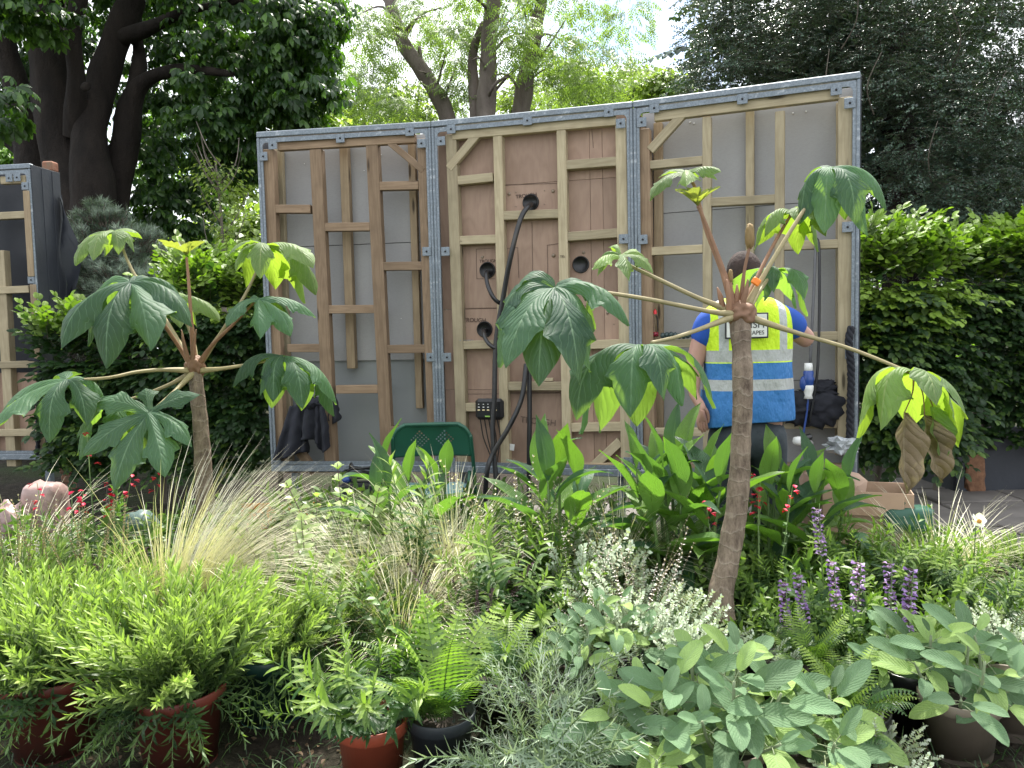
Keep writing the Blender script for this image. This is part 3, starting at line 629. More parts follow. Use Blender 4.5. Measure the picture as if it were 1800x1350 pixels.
# ------------------------------------------------------------------ boxes, bags, crates
def carton(c, s, rz, label, flaps=True):
    t = thing('cardboard_box', c, label, 'box', 'cardboard boxes by the right unit', rz)
    a, b, h = s[0]/2, s[1]/2, s[2]; th = .005
    for n_, cc, ss in (('side_wall', (0, -b, h/2), (s[0], th, h)), ('side_wall', (0, b, h/2), (s[0], th, h)), ('side_wall', (-a, 0, h/2), (th, s[1]-th*2, h)), ('side_wall', (a, 0, h/2), (th, s[1]-th*2, h)), ('base', (0, 0, th), (s[0]-.02, s[1]-.02, th))): box(n_, cc, ss, M_card, t, bev=.001)
    if flaps:
        box('flap', (.02, -b-.012, h-.055), (s[0]*.7, .004, .12), M_card, t, Matrix.Rotation(-.12, 3, 'X'), bev=.001); box('flap', (-a-.05, 0, h-.02), (.11, s[1]*.9, .004), M_card, t, Matrix.Rotation(-.5, 3, 'Y'), bev=.001)
    return t
bx = P(1520, 880, 4.05); carton(Vector((bx.x, bx.y, 0)), (.42, .3, .50), -.35, 'open cardboard box with folded down flap under the drooping brown leaves')
bx2 = P(1450, 860, 4.25); o = blob('paper_sack', Vector((bx2.x+.03, bx2.y, .36)), (.16, .12, .19), M_kraft, flat=True, sub=3, amp=.13, nsc=1.5, sq=5, seed=6, crease=.5); setp(o, 'crumpled brown paper sack left of the open cardboard box', 'sack')
o = box('low_carton', (bx2.x, bx2.y, .09), (.32, .25, .18), M_card, None, bev=.006); setp(o, 'flat brown carton under the crumpled paper sack', 'box')
pw = P(1478, 783, 4.2); o = blob('plastic_wrap', pw, (.075, .06, .05), mat('clear_film', (.34, .36, .38), .2, 0, .4, 20, .6, 12), flat=True, sub=3, amp=.4, nsc=1.6, sq=3, seed=9, crease=.9); setp(o, 'crumpled clear plastic film on top of the brown sack', 'plastic film')
gt = thing('green_fence_foot', P(1590, 905, 3.9), 'dark green moulded plastic foot beside the box and drooping leaves', 'plastic foot')
blob('foot_body', (0, 0, -.02), (.12, .08, .07), M_green, gt, sub=3, amp=.2, sq=4, seed=3); box('foot_arm', (-.06, -.02, .02), (.05, .06, .16), M_green, gt, Matrix.Rotation(.5, 3, 'Y'), bev=.015)
pb = P(75, 825, 4.6); o = blob('pink_sack', Vector((pb.x, pb.y, .32)), (.105, .1, .20), M_pink, sub=4, amp=.10, nsc=1.3, sq=5, seed=2, crease=.4); setp(o, 'upright pinkish plastic sack at the lower left', 'sack', 'pink plastic sacks')
pb = P(15, 850, 4.5); o = blob('pink_sack', Vector((pb.x, pb.y, .27)), (.13, .12, .14), M_pink, sub=4, amp=.3, nsc=1.5, sq=2.4, seed=7, crease=.7); setp(o, 'crumpled pink plastic sack cut by the left edge', 'sack', 'pink plastic sacks')
gb = P(247, 860, 4.4); o = blob('green_tub', Vector((gb.x, gb.y, .26)), (.11, .1, .13), mat('green_grey_sheet', (.10, .16, .15), .5, 0, .2, 5, .4, 15), sub=4, amp=.3, nsc=1.2, sq=2, seed=4, crease=.3); setp(o, 'grey green plastic sack behind the red flowers', 'sack')
yc = thing('amber_crate', Vector((P(480, 850, 4.6).x, 4.55, .24)), 'orange yellow plastic crate behind the feathery grass', 'crate')
for i in range(12): box('crate_rib', (-.22+.04*i, -.12, .05), (.008, .012, .1), M_yellow, yc)
for z_ in (0, .05, .1): box('crate_rail', (0, -.13, z_), (.48, .012, .014), M_yellow, yc)
box('crate_back', (0, .12, .05), (.48, .01, .1), M_yellow, yc); box('crate_floor', (0, 0, -.012), (.48, .26, .008), M_yellow, yc)
for i in range(2): box('crate_side', (-.244+.488*i, 0, .05), (.008, .25, .1), M_yellow, yc)
box('crate_stand', (0, 0, -.16), (.4, .2, .28), M_dark, yc)
cl = thing('cable_heap', Vector((P(640, 810, 4.9).x, 4.85, .42)), 'tangle of black cable with a blue end behind the chair', 'cable')
for i in range(5):
    q = [cl.location+Vector((.13*cos(a)*rnd(.6, 1.2), .09*sin(a), .02+.03*i*rnd(.4, 1))) for a in np.linspace(0, 6, 8)]; tubeob('coil', q, .007, M_black, cl, 6)
blob('plug_end', (-.1, -.06, .03), (.03, .03, .025), M_blue, cl, sub=2)
box('cable_heap_stand', (0, .0, -.2), (.3, .15, .38), M_dark, cl)
# paving behind the bed
pav = link('paving', box_me(3.4, 1.4, .04, .01)); pav.data.materials.append(M_slab); pav.location = (1.2, 4.35, .012); pav['kind'] = 'structure'
for i in range(9):
    for j in range(4):
        x = -.6+.6*i; y = 4.0+.45*j+(.2 if i > 5 else 0)
        if x > 2.2: x += .3; y += .5
        box('slab', Vector((x+rnd(-.02, .02), y, .045+rnd(0, .015)))-pav.location, (.58, .43, .05), M_slab, pav, Matrix.Rotation(rnd(-.03, .03), 3, 'Z'), bev=.008)
# ================================================================== the man in the vest
def skinmesh(name, J, E, m, parent, sub=2):
    me = bpy.data.meshes.new(name); me.from_pydata([tuple(j[0]) for j in J], E, []); o = link(name, me, parent); me.materials.append(m)
    sk = o.modifiers.new('skin', 'SKIN'); sk.use_smooth_shade = True; L = me.skin_vertices[0].data
    for i, j in enumerate(J):
        r = j[1] if isinstance(j[1], tuple) else (j[1], j[1]); L[i].radius = r; L[i].use_root = (i == 0)
    sb = o.modifiers.new('sub', 'SUBSURF'); sb.levels = sub; sb.render_levels = sub; return o
def man():
    d = 3.95; base = P(1313, 740, d); X0 = base.x; Y0 = base.y
    z = lambda py, px=1313: P(px, py, d).z; x = lambda px, py=600: P(px, py, d).x-X0
    t = thing('person', Vector((X0, Y0, 0)), 'man seen from behind in yellow and blue high visibility vest, blue shirt, dark jeans', 'person')
    M_skin = mat('skin', (.42, .235, .18), .55, 0, .12, 9, .1, 60); M_shirt = mat('blue_shirt', (.012, .07, .36), .8, 0, .12, 5, .4, 25)
    M_jean = mat('dark_denim', (.035, .045, .058), .85, 0, .3, 5, .5, 40, dirt=(.07, .08, .09)); M_hair = mat('short_hair', (.05, .03, .025), .9, 0, .55, 14, 1, 260)
    zh = z(733); zs = z(560); zk = .5
    hand = Vector((x(1223, 715), -.08, z(712)))
    J = [(Vector((0, 0, zh)), (.15, .11)), (Vector((0, 0, zh+.2)), (.15, .1)), (Vector((0, .01, zh+.38)), (.17, .1)), (Vector((0, .02, zs+.02)), (.12, .08)), (Vector((0, .03, zs+.11)), .058), (Vector((0, .05, zs+.18)), .06),   # 0-5 hips..neck
         (Vector((-.2, .01, zs-.02)), .06), (Vector((x(1218, 640), -.0, z(640))), .046), (Vector((x(1216, 692), -.03, z(690))), .028), (hand+Vector((0, 0, .015)), (.032, .018)), (hand+Vector((.012, .0, -.045)), (.034, .016)),   # left arm 6-10
         (Vector((.2, .01, zs-.02)), .06), (Vector((x(1424, 600), .04, z(602))), .05), (Vector((x(1415, 600), .26, z(585))), .032), (Vector((x(1405, 600), .34, z(575))), (.035, .02)),      # right arm 11-14
         (Vector((-.1, 0, zh-.1)), .1), (Vector((-.11, .0, zk)), .062), (Vector((-.12, -.02, .1)), .04), (Vector((-.13, .12, .04)), .035),
         (Vector((.1, 0, zh-.1)), .1), (Vector((.11, .02, zk)), .062), (Vector((.13, .0, .1)), .04), (Vector((.14, .14, .04)), .035)]
    E = [(0, 1), (1, 2), (2, 3), (3, 4), (4, 5), (3, 6), (6, 7), (7, 8), (8, 9), (9, 10), (3, 11), (11, 12), (12, 13), (13, 14), (0, 15), (15, 16), (16, 17), (17, 18), (0, 19), (19, 20), (20, 21), (21, 22)]
    for k in range(4):     # left hand fingers, lightly curled
        b = hand+Vector((-.012+.014*k, -.004+.004*k, -.065)); L_ = (.03, .034, .036, .028)[3-k]
        i0 = len(J); J += [(b, .0095), (b+Vector((.006, .006, -L_)), .0085), (b+Vector((.016, .016, -L_*1.75)), .007)]; E += [(10, i0), (i0, i0+1), (i0+1, i0+2)]
    i0 = len(J); J += [(hand+Vector((.036, .0, -.02)), .011), (hand+Vector((.046, .008, -.055)), .009), (hand+Vector((.044, .014, -.08)), .0075)]; E += [(9, i0), (i0, i0+1), (i0+1, i0+2)]
    for k in range(4):
        b = J[14][0]+Vector((-.02+.014*k, .05, .01)); i0 = len(J); J += [(b, .0095), (b+Vector((-.004, .03, -.012)), .0085), (b+Vector((-.006, .04, -.035)), .007)]; E += [(14, i0), (i0, i0+1), (i0+1, i0+2)]
    skinmesh('body', J, E, M_skin, t)
    # head: back view with ears
    hz = z(487); hd = Vector((0, .06, hz+.0))
    bm = bmesh.new(); bmesh.ops.create_icosphere(bm, subdivisions=4, radius=1)
    for v in bm.verts:
        p = v.co; w = .078*(1-.12*max(0, -p.z)); q = Vector((p.x*w, p.y*.098, p.z*.118))
        if p.y > .3 and p.z < .3: q.y -= .012*(1 if abs(p.x) > .3 else .3)          # face plane, looking at the wall
        q.y += .022*math.exp(-((p.x/.16)**2+((p.z+.12)/.2)**2)) if p.y > .6 else 0    # nose
        q.y -= .014*math.exp(-(((abs(p.x)-.38)/.16)**2+((p.z-.05)/.12)**2)) if p.y > .5 else 0   # eye sockets
        q.y += .006*math.exp(-((p.x/.3)**2+((p.z+.45)/.08)**2)) if p.y > .5 else 0
        v.co = q
    me = bpy.data.meshes.new('head'); bm.to_mesh(me); bm.free(); h = ob('head', me, M_skin, t, loc=hd)
    for sx in (-1, 1):
        blob('ear', (sx*.08, .005, -.01), (.011, .02, .033), M_skin, h, sub=3, amp=.2, seed=1)
    hb = blob_me((.083, .103, .105), 5, .03, 9, 2.1, 3); hr = ob('hair', hb, M_hair, h, loc=(0, -.012, .027))
    # t-shirt and jeans
    sh = [(Vector((0, 0, zh+.05)), (.165, .12)), (Vector((0, 0, zh+.25)), (.175, .125)), (Vector((0, .01, zs-.08)), (.19, .12)), (Vector((0, .02, zs+.03)), (.12, .085)), (Vector((0, .03, zs+.075)), .068),
          (Vector((-.205, .01, zs-.01)), .083), (Vector((x(1228, 610), .0, z(615))), .072), (Vector((.205, .01, zs-.01)), .083), (Vector((x(1412, 590), .03, z(590))), .076)]
    skinmesh('t_shirt', sh, [(0, 1), (1, 2), (2, 3), (3, 4), (3, 5), (5, 6), (3, 7), (7, 8)], M_shirt, t)
    jn = [(Vector((0, 0, zh+.04)), (.175, .13)), (Vector((0, 0, zh-.04)), (.19, .14)), (Vector((-.105, 0, zh-.16)), .115), (Vector((-.112, .0, zk)), .085), (Vector((-.12, -.01, .08)), .075), (Vector((.105, 0, zh-.16)), .115), (Vector((.115, .02, zk)), .085), (Vector((.13, .0, .08)), .075)]
    skinmesh('jeans', jn, [(0, 1), (1, 2), (2, 3), (3, 4), (1, 5), (5, 6), (6, 7)], M_jean, t)
    for sx in (-1, 1): box('boot', (sx*.125, .05, .045), (.1, .28, .09), M_black, t, bev=.03)
    # vest: lofted shell
    b = NB('vest_fabric'); tc = b.n('TexCoord').outputs['Object']; sp = b.n('SeparateXYZ'); b.l(tc, sp.inputs[0]); zz = sp.outputs[2]; ax = b.math('ABSOLUTE', sp.outputs[0])
    band = lambda a, c: b.math('MULTIPLY', b.math('GREATER_THAN', zz, a), b.math('LESS_THAN', zz, c))
    wn = b.noise(tc, 7, 5, .6); yel = b.mix(b.math('MULTIPLY', wn, .5), (.62, .86, .03), (.42, .62, .02)); blu = b.mix(b.math('MULTIPLY', wn, .6), (.05, .20, .48), (.02, .11, .32))
    c = b.mix(b.math('GREATER_THAN', zz, z(636)), blu, yel)
    c = b.mix(b.math('MULTIPLY', b.math('MULTIPLY', b.math('GREATER_THAN', ax, .125), b.math('LESS_THAN', ax, .168)), b.math('GREATER_THAN', zz, z(620))), c, (.42, .44, .43))
    c = b.mix(band(z(634), z(614)), c, (.40, .41, .40)); c = b.mix(band(z(683), z(664)), c, (.40, .41, .40))
    M_vest = b.done(b.princ(c, .6, 0, b.bump(b.noise(tc, 6, 5, .6, (1, 1, .5)), 1., .06), .3))
    prof = [(z(738), .236, .155), (z(715), .235, .16), (z(680), .228, .15), (z(640), .222, .145), (z(600), .226, .145), (z(565), .232, .14), (z(545), .215, .125), (z(532), .17, .1), (z(524), .12, .08)]
    n = 40; V = []; F = []; rows = len(prof)*2-1
    for i in range(rows):
        k = i/2; a = prof[int(k)]; c2 = prof[min(int(k)+1, len(prof)-1)]; f = k-int(k); zz_, rx, ry = [a[q]+(c2[q]-a[q])*f for q in range(3)]
        for j in range(n):
            an = 2*pi*j/n; co_, si_ = cos(an), sin(an); sq = lambda v: math.copysign(abs(v)**.8, v)
            w = 1+.07*mnoise.noise(Vector((co_*2, si_*2, zz_*3)))+.035*mnoise.noise(Vector((co_*4, si_*4, zz_*14)))
            V.append((rx*sq(co_)*w, ry*sq(si_)*w+.01, zz_-(.02*abs(co_) if i == 0 else 0)+(.02*math.cos(an) if i == 0 else 0)))
    for i in range(rows-1):
        for j in range(n): F.append((i*n+j, i*n+(j+1) % n, (i+1)*n+(j+1) % n, (i+1)*n+j))
    vo = ob('vest', mesh_np('vest', V, F, []), M_vest, t); sd_ = vo.modifiers.new('s', 'SOLIDIFY'); sd_.thickness = .004; sb = vo.modifiers.new('b', 'SUBSURF'); sb.render_levels = 1; sb.levels = 1
    pz = (z(548)+z(597))/2; bk = -.158; pxx = P(1309, 571, d-.16).x-X0
    p_ = box('back_patch', (pxx, bk, pz), (.212, .006, .125), M_black, t, bev=.012)
    p2 = box('patch_field', (0, -.003, 0), (.196, .004, .11), M_white, p_, bev=.008)
    Rx = Matrix.Rotation(pi/2, 4, 'X'); text('patch_lettering', 'BRITISH', .050, M_black, p_, Matrix.Translation((0, -.0065, .004)) @ Rx); text('patch_lettering', 'LANDSCAPES', .028, M_black, p_, Matrix.Translation((0, -.0065, -.035)) @ Rx)
man()
# ================================================================== trees and hedges
B_dark = barkmat('bark_dark', (.011, .009, .008), (.032, .025, .021), 5, .9)
B_ash = barkmat('bark_ash', (.09, .07, .06), (.21, .175, .155), 4, .9)
B_twig = barkmat('twig_bark', (.10, .085, .07), (.2, .17, .14), 12, .3)
L_ches = leafmat('chestnut_leaf', (.03, .072, .022), (.12, .21, .035), (.07, .14, .03), .42, .4, var=.7, ramp=(.5,.9))
L_far = leafmat('far_leaf', (.17, .23, .07), (.30, .37, .13), (.24, .31, .1), .45, .5, var=.6)  # paled to put haze and overexposure into the leaf colour
L_mid = leafmat('mid_leaf', (.08, .16, .03), (.2, .3, .05), (.14, .24, .05), .45, .5, var=.6)
L_ash = leafmat('ash_leaf', (.15, .22, .07), (.27, .35, .12), (.2, .28, .09), .4, .5, var=.6)
L_holly = leafmat('holly_leaf', (.045, .080, .060), (.10, .155, .10), (.07, .11, .07), .15, .28, var=.9, spec=.6)
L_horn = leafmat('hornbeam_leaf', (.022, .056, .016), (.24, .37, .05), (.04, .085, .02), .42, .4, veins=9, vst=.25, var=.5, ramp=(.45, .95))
L_pine = leafmat('pine_needle', (.09, .13, .10), (.25, .31, .24), (.14, .2, .16), .15, .5, var=.6)
def dirrand(): 
    while 1:
        v = Vector((rnd(-1, 1), rnd(-1, 1), rnd(-1, 1)))
        if .01 < v.length < 1: return v.normalized()
def trunk(parent, name, pxs, m, sides=14, nz=.22, nsc=2.2, sub=7):
    """pxs: (px, py, depth, width px)"""
    pts = [P(a, b, c) for a, b, c, w in pxs]; rr = [w/2/FPX*c*(.82 if m is B_dark else .84) for a, b, c, w in pxs]
    o = tubeob(name, pts, rr, m, parent, sides, nz, nsc, sub); return o, spline(pts, rr, sub)
def cloud(blobs, n, clump=.25, perclump=14, shell=.5):
    """leaf positions gathered in clumps inside ellipsoids -> (pos, outward)"""
    out = []; vol = [b[1][0]*b[1][1]*b[1][2] for b in blobs]; tot = sum(v**.67 for v in vol)
    for (c, r), v in zip(blobs, vol):
        k = int(n*v**.67/tot/perclump)
        for _ in range(k):
            d = dirrand(); rr = rnd(shell, 1)**.6*(1+.18*mnoise.noise(d*2.5+c)); cc = Vector(c)+Vector((d.x*r[0], d.y*r[1], d.z*r[2]))*rr
            s = clump*rnd(.5, 1.3)
            for _ in range(int(perclump*rnd(.5, 1.5))):
                e = dirrand()*s*random.random()**.5; e.z *= .55; out.append((cc+e, (d+e.normalized()*.8).normalized()))
    return out
def palmate(n=7, L=.2, W=.042):
    gg = G()
    for k in range(n):
        a = (k-(n-1)/2)*rad(44); l = L*(1-.35*abs(k-(n-1)/2)/((n-1)/2)); gg.leaf((0, 0, 0), (sin(a), cos(a), -.15), (0, 0, 1), l, W*l/L, OBOV, 4, 3, .25, .9, .5)
    return gg
def simple(L, Wd, prof=OVAL, nt=3, ns=3, fold=.3, droop=.3, tip=.5): gg = G(); gg.leaf((0, 0, 0), (0, 1, 0), (0, 0, 1), L, Wd, prof, nt, ns, fold, droop, tip); return gg
def pinnate(n=5, L=.22, l=.07, w=.014):
    gg = G()
    for i in range(n):
        y = L*(i+.6)/n
        for sx in (-1, 1): gg.leaf((0, y, -.1*y*y/L), (sx*.9, .5, -.15), (0, 0, 1), l, w, LANCE, 3, 3, .2, .5, .5)
    gg.leaf((0, L, -.1*L), (0, 1, -.2), (0, 0, 1), l, w, LANCE, 3, 3, .2, .4, .5); return gg
def spray(n=9, L=.28, l=.065, w=.02, prof=OVAL, tip=.5, nt=4, zig=.6, tw=.002, tiprise=.3):
    gg = G(); gg.tube([(0, 0, 0), (0, L*.5, -.012), (0, L, -.03)], [tw, tw*.8, tw*.4], 3, 1, tip, cap=False)
    for i in range(n):
        t = (i+.7)/n; sx = 1 if i % 2 else -1
        gg.leaf((0, L*t, -.03*t*t), (sx*zig*rnd(.8, 1.3), .75, rnd(-.25, .1)), (rnd(-.3, .3), 0, 1), l*rnd(.7, 1.1)*(1-.25*t), w*rnd(.8, 1.1)*(1-.25*t), prof, nt, 3, .2, rnd(.3, .8), min(1, tip+tiprise*t))
    gg.leaf((0, L, -.03), (0, 1, -.1), (0, 0, 1), l*.7, w*.7, prof, nt, 3, .2, .4, min(1, tip+tiprise)); return gg
def leaves_from(cl, droopy=.35, smin=.7, smax=1.25, base=Vector((0, 0, 0)), flat=.9):
    out = []
    for p, o in cl:
        d = Vector((o.x+rnd(-.5, .5), o.y+rnd(-.5, .5), -droopy+rnd(-.35, .35))); u = Vector((rnd(-.5, .5), rnd(-.5, .5), flat))
        out.append(mats_from(p-base, d, u, rnd(smin, smax)))
    return out
# --- big dark chestnut
tb = P(150, 700, 9); ct = thing('horse_chestnut_tree', Vector((tb.x, tb.y, 0)), 'huge dark horse chestnut with several thick trunks at upper left', 'tree')
LD = 9.2
trunk(ct, 'trunk', [(150, 760, LD, 260), (152, 600, LD, 210), (150, 480, LD, 165), (140, 400, LD, 150), (128, 320, LD, 110), (100, 210, LD, 95), (88, 110, LD, 85), (84, 0, LD, 70), (80, -140, LD, 60)], B_dark, 22, .35, 1.8, 8)
limbs = [[(160, 430, LD-.25, 110), (165, 320, LD-.3, 82), (158, 230, LD-.2, 70), (185, 120, LD, 62), (225, 30, LD, 55), (262, -80, LD, 45)],
         [(178, 470, LD+.1, 100), (190, 370, LD+.15, 78), (215, 270, LD+.1, 62), (232, 180, LD, 46), (260, 140, LD-.1, 34), (320, 122, LD-.3, 22), (410, 130, LD-.5, 12)],
         [(235, 175, LD, 38), (245, 110, LD+.1, 30), (240, 40, LD+.2, 22), (250, -60, LD+.2, 18)],
         [(110, 440, LD+.1, 100), (70, 330, LD+.2, 84), (48, 230, LD+.2, 62), (22, 130, LD+.1, 50), (-10, 20, LD, 44), (-40, -80, LD, 36)],
         [(90, 330, LD+.3, 55), (40, 260, LD+.4, 45), (-20, 220, LD+.4, 38)],
         [(205, 70, LD, 40), (260, 50, LD-.2, 30), (330, 20, LD-.5, 18), (430, 0, LD-.8, 10)],
         [(130, 240, LD-.2, 50), (135, 150, LD-.4, 42), (130, 60, LD-.5, 34), (150, -60, LD-.5, 28)]]
for l_ in limbs: trunk(ct, 'limb', l_, B_dark, 14, .28, 2.4)
o = blob('knot_hole', P(150, 152, LD-.62)-ct.location, (.05, .03, .05), B_dark, ct, sub=3, amp=.3)
def BL(px, py, d, rx, ry, rz): return (P(px, py, d), (rx/FPX*d, ry, rz/FPX*d))
blobs = [BL(50, -10, 8.0, 110, .6, 60), BL(15, 190, 7.4, 40, .35, 35), BL(10, 50, 10.2, 130, .6, 110), BL(150, -110, 9, 260, 1.6, 90), BL(300, -30, 10.6, 170, .9, 110), BL(60, 30, 7.8, 50, .3, 30), BL(420, 20, 9.2, 130, 1.3, 100), BL(510, 60, 9, 70, 1., 90), BL(520, 150, 9, 58, .9, 60),
         BL(330, 130, 10.6, 90, .8, 60), BL(430, 150, 9.4, 110, 1.1, 80), BL(400, 240, 9.4, 85, .9, 50), BL(120, 120, 11, 120, .6, 110), BL(500, 205, 9.1, 50, .7, 30), BL(300, 300, 10.2, 75, .8, 70), BL(330, 390, 10.4, 60, .7, 50), BL(285, 215, 10.6, 60, .6, 60), BL(250, 420, 10.4, 50, .5, 60), BL(400, 300, 9.8, 50, .6, 30), BL(545, 30, 9, 50, .8, 60), BL(570, 150, 9, 22, .4, 40), BL(50, 190, 10.3, 60, .8, 80)]
xf = leaves_from(cloud(blobs, 10800, .27, 12, .3), .45, .5, .9, ct.location)
scatter(ct, 'leaf', [palmate(7), palmate(5, .18, .045), palmate(7, .17, .035)], xf, [L_ches], 300, 'crown')
# --- ash trees behind
for k, (lab, segs) in enumerate((('leaning ash trunk, leftmost of those rising behind the wall units', [[(800, 260, 14, 40), (780, 190, 14, 35), (752, 140, 14, 33), (712, 82, 14, 30), (690, 20, 14, 26), (672, -60, 14, 22)]]),
        ('double stemmed upright ash tree behind the middle wall unit', [[(852, 260, 13.5, 42), (855, 185, 13.5, 40), (858, 130, 13.5, 36), (860, 60, 13.5, 33), (868, 0, 13.5, 30), (870, -80, 13.5, 26)], [(838, 240, 13.8, 24), (833, 160, 13.8, 22), (832, 90, 13.8, 18), (850, 40, 13.8, 12)]]),
        ('ash tree with bent trunk to the right above the middle unit', [[(912, 260, 14.4, 40), (918, 180, 14.4, 38), (928, 120, 14.4, 34), (938, 70, 14.4, 32), (950, 10, 14.4, 26), (965, -70, 14.4, 22)]]))):
    p0 = P(segs[0][0][0], segs[0][0][1], segs[0][0][2]); t = thing('ash_tree', Vector((p0.x, p0.y, 0)), lab, 'tree', 'ash trees behind the wall')
    lo = P(*segs[0][0][:3]); tubeob('lower_trunk', [Vector((lo.x, lo.y, 0)), lo], [.25, segs[0][0][3]/2/FPX*14], B_ash, t, 14, .15)
    for sg in segs: trunk(t, 'trunk', sg, B_ash, 14, .2, 3)
    cx = segs[0][2][0]; dd = segs[0][0][2]
    for i in range(13):
        y0 = rnd(-60, 190); a = rnd(-1, 1); x0 = np.interp(y0, [s_[1] for s_ in reversed(segs[0])], [s_[0] for s_ in reversed(segs[0])])
        trunk(t, 'branch', [(x0, y0, dd, 9), (x0+a*40, y0-25-rnd(0, 20), dd+rnd(-.5, .5), 5), (x0+a*95, y0-20-rnd(0, 70), dd+rnd(-1, 1), 2)], B_ash, 6, .1, 3, 4)
    cxs = {0: [(640, 60, 60, 70), (700, 190, 60, 20), (590, 130, 40, 50), (740, 40, 40, 50), (660, 160, 60, 40)], 1: [(800, 80, 50, 70), (900, 60, 30, 60), (810, 170, 40, 30), (850, -20, 80, 40)], 2: [(985, 90, 70, 60), (1060, 130, 70, 50), (980, 160, 60, 30), (1100, 30, 60, 25), (1000, -10, 90, 30)]}[k]
    xf = leaves_from(cloud([BL(a, b, dd+rnd(-1, 1), c, 1.2, e) for a, b, c, e in cxs], 1500, .32, 9, .1), .5, .7, 1.2, t.location)
    scatter(t, 'leaf', [pinnate(5), pinnate(4, .18)], xf, [L_ash, B_twig], 60, 'crown')
# --- far trees: each its own trunk and crown
far = [(640, 215, 24, 90, 60, 'pale green tree far behind, right of the dark chestnut'), (720, 190, 30, 80, 50, 'distant pale tree behind the leaning ash trunk'), (1010, 150, 26, 70, 55, 'bright distant tree right of the ash trunks'), (1100, 150, 30, 70, 50, 'distant yellow green tree above the joint of middle and right units'), (1170, 170, 22, 60, 45, 'small bright tree against the dark evergreen'), (900, 190, 34, 90, 50, 'distant tree behind the bent ash trunk'),
       (340, 470, 17, 60, 80, 'bright low tree seen between hedge and chestnut'), (400, 330, 20, 60, 90, 'sunny green tree left of the left unit'), (440, 420, 15, 60, 70, 'yellow green bush tree at the left unit post'), (20, 290, 20, 60, 60, 'green tree seen left of the chestnut trunk'), (270, 260, 26, 70, 130, 'tree glimpsed between the chestnut limbs'), (560, 230, 19, 60, 60, 'light tree just above the left corner of the left unit'), (1730, 300, 24, 160, 200, 'big tree behind the evergreen at upper right'), (-100, 300, 26, 120, 150, 'tree beyond the left edge of the wall')]
for px, py, d, rx, rz_, lab in far:
    c = P(px, py, d); r = (rx/FPX*d, rx/FPX*d*.8, rz_/FPX*d); t = thing('far_tree', Vector((c.x, c.y, 0)), lab, 'tree', 'bright trees in the distance')
    tubeob('trunk', [Vector((c.x, c.y, 0)), Vector((c.x+.2, c.y, c.z*.5)), Vector((c.x, c.y, c.z))], [.22, .16, .06], B_ash, t, 8, .1)
    bl_ = [(c+Vector((r[0]*rnd(-.5, .5), r[1]*rnd(-.5, .5), r[2]*rnd(-.6, .5))), tuple(q*rnd(.45, .7) for q in r)) for _ in range(6)]+[(Vector((c.x+r[0]*rnd(-.7, .7), c.y+rnd(-.5, .5), c.z*rnd(.25, .75))), (r[0]*.55, r[1]*.5, r[0]*.5)) for _ in range(5)]
    dark_ = px > 1500 or px < 200 or px == 270
    xf = leaves_from(cloud(bl_, 4200, .5, 14, .2), .3, .8, 1.6, t.location); scatter(t, 'leaf', [simple(.16, .055), simple(.13, .05, droop=.7)], xf, [L_mid if dark_ else L_far], 0, 'crown')
cl_ = []
for i in range(2600):
    a = rnd(-52, 56); d_ = rnd(18, 22); p = Vector((sin(rad(a))*d_, cos(rad(a))*d_, rnd(0, 2.6+.9*mnoise.noise(Vector((a*.2, 0, 0)))))); cl_ += [(p+dirrand()*.4, dirrand()) for _ in range(7)]
sb = link('shrubbery', None) if 0 else thing('shrubbery', (0, 0, 0), 'distant green shrubbery seen low between the hedges', 'shrubbery')
scatter(sb, 'leaf', [simple(.22, .08), simple(.2, .075, droop=.7)], leaves_from(cl_, .3, .8, 1.4), [L_mid], 0, 'foliage'); sb['kind'] = 'stuff'
# --- slender sapling
c = P(394, 520, 8); t = thing('sapling', Vector((c.x, c.y, 0)), 'slender pale barked sapling between the hedge and left unit', 'sapling')
tubeob('lower_trunk', [Vector((c.x, c.y, 0)), P(393, 520, 8)], [.03, .026], B_twig, t, 8)
trunk(t, 'trunk', [(393, 520, 8, 8), (391, 420, 8, 7), (385, 340, 8, 5), (378, 280, 8, 3)], B_twig, 8)
for i in range(12):
    y0 = rnd(290, 480); a = random.choice((-1, 1)); trunk(t, 'branch', [(389, y0, 8, 3.5), (389+a*25, y0-35, 8+rnd(-.2, .2), 2.2), (389+a*rnd(30, 55), y0-80, 8+rnd(-.4, .4), 1.2)], B_twig, 5, 0, 3, 4)
xf = leaves_from(cloud([BL(390, 330, 8, 50, .4, 60), BL(400, 430, 8, 45, .4, 60)], 900, .12, 8, .1), .4, .7, 1.2, t.location); scatter(t, 'leaf', [simple(.05, .017)], xf, [L_far], 0, 'crown')
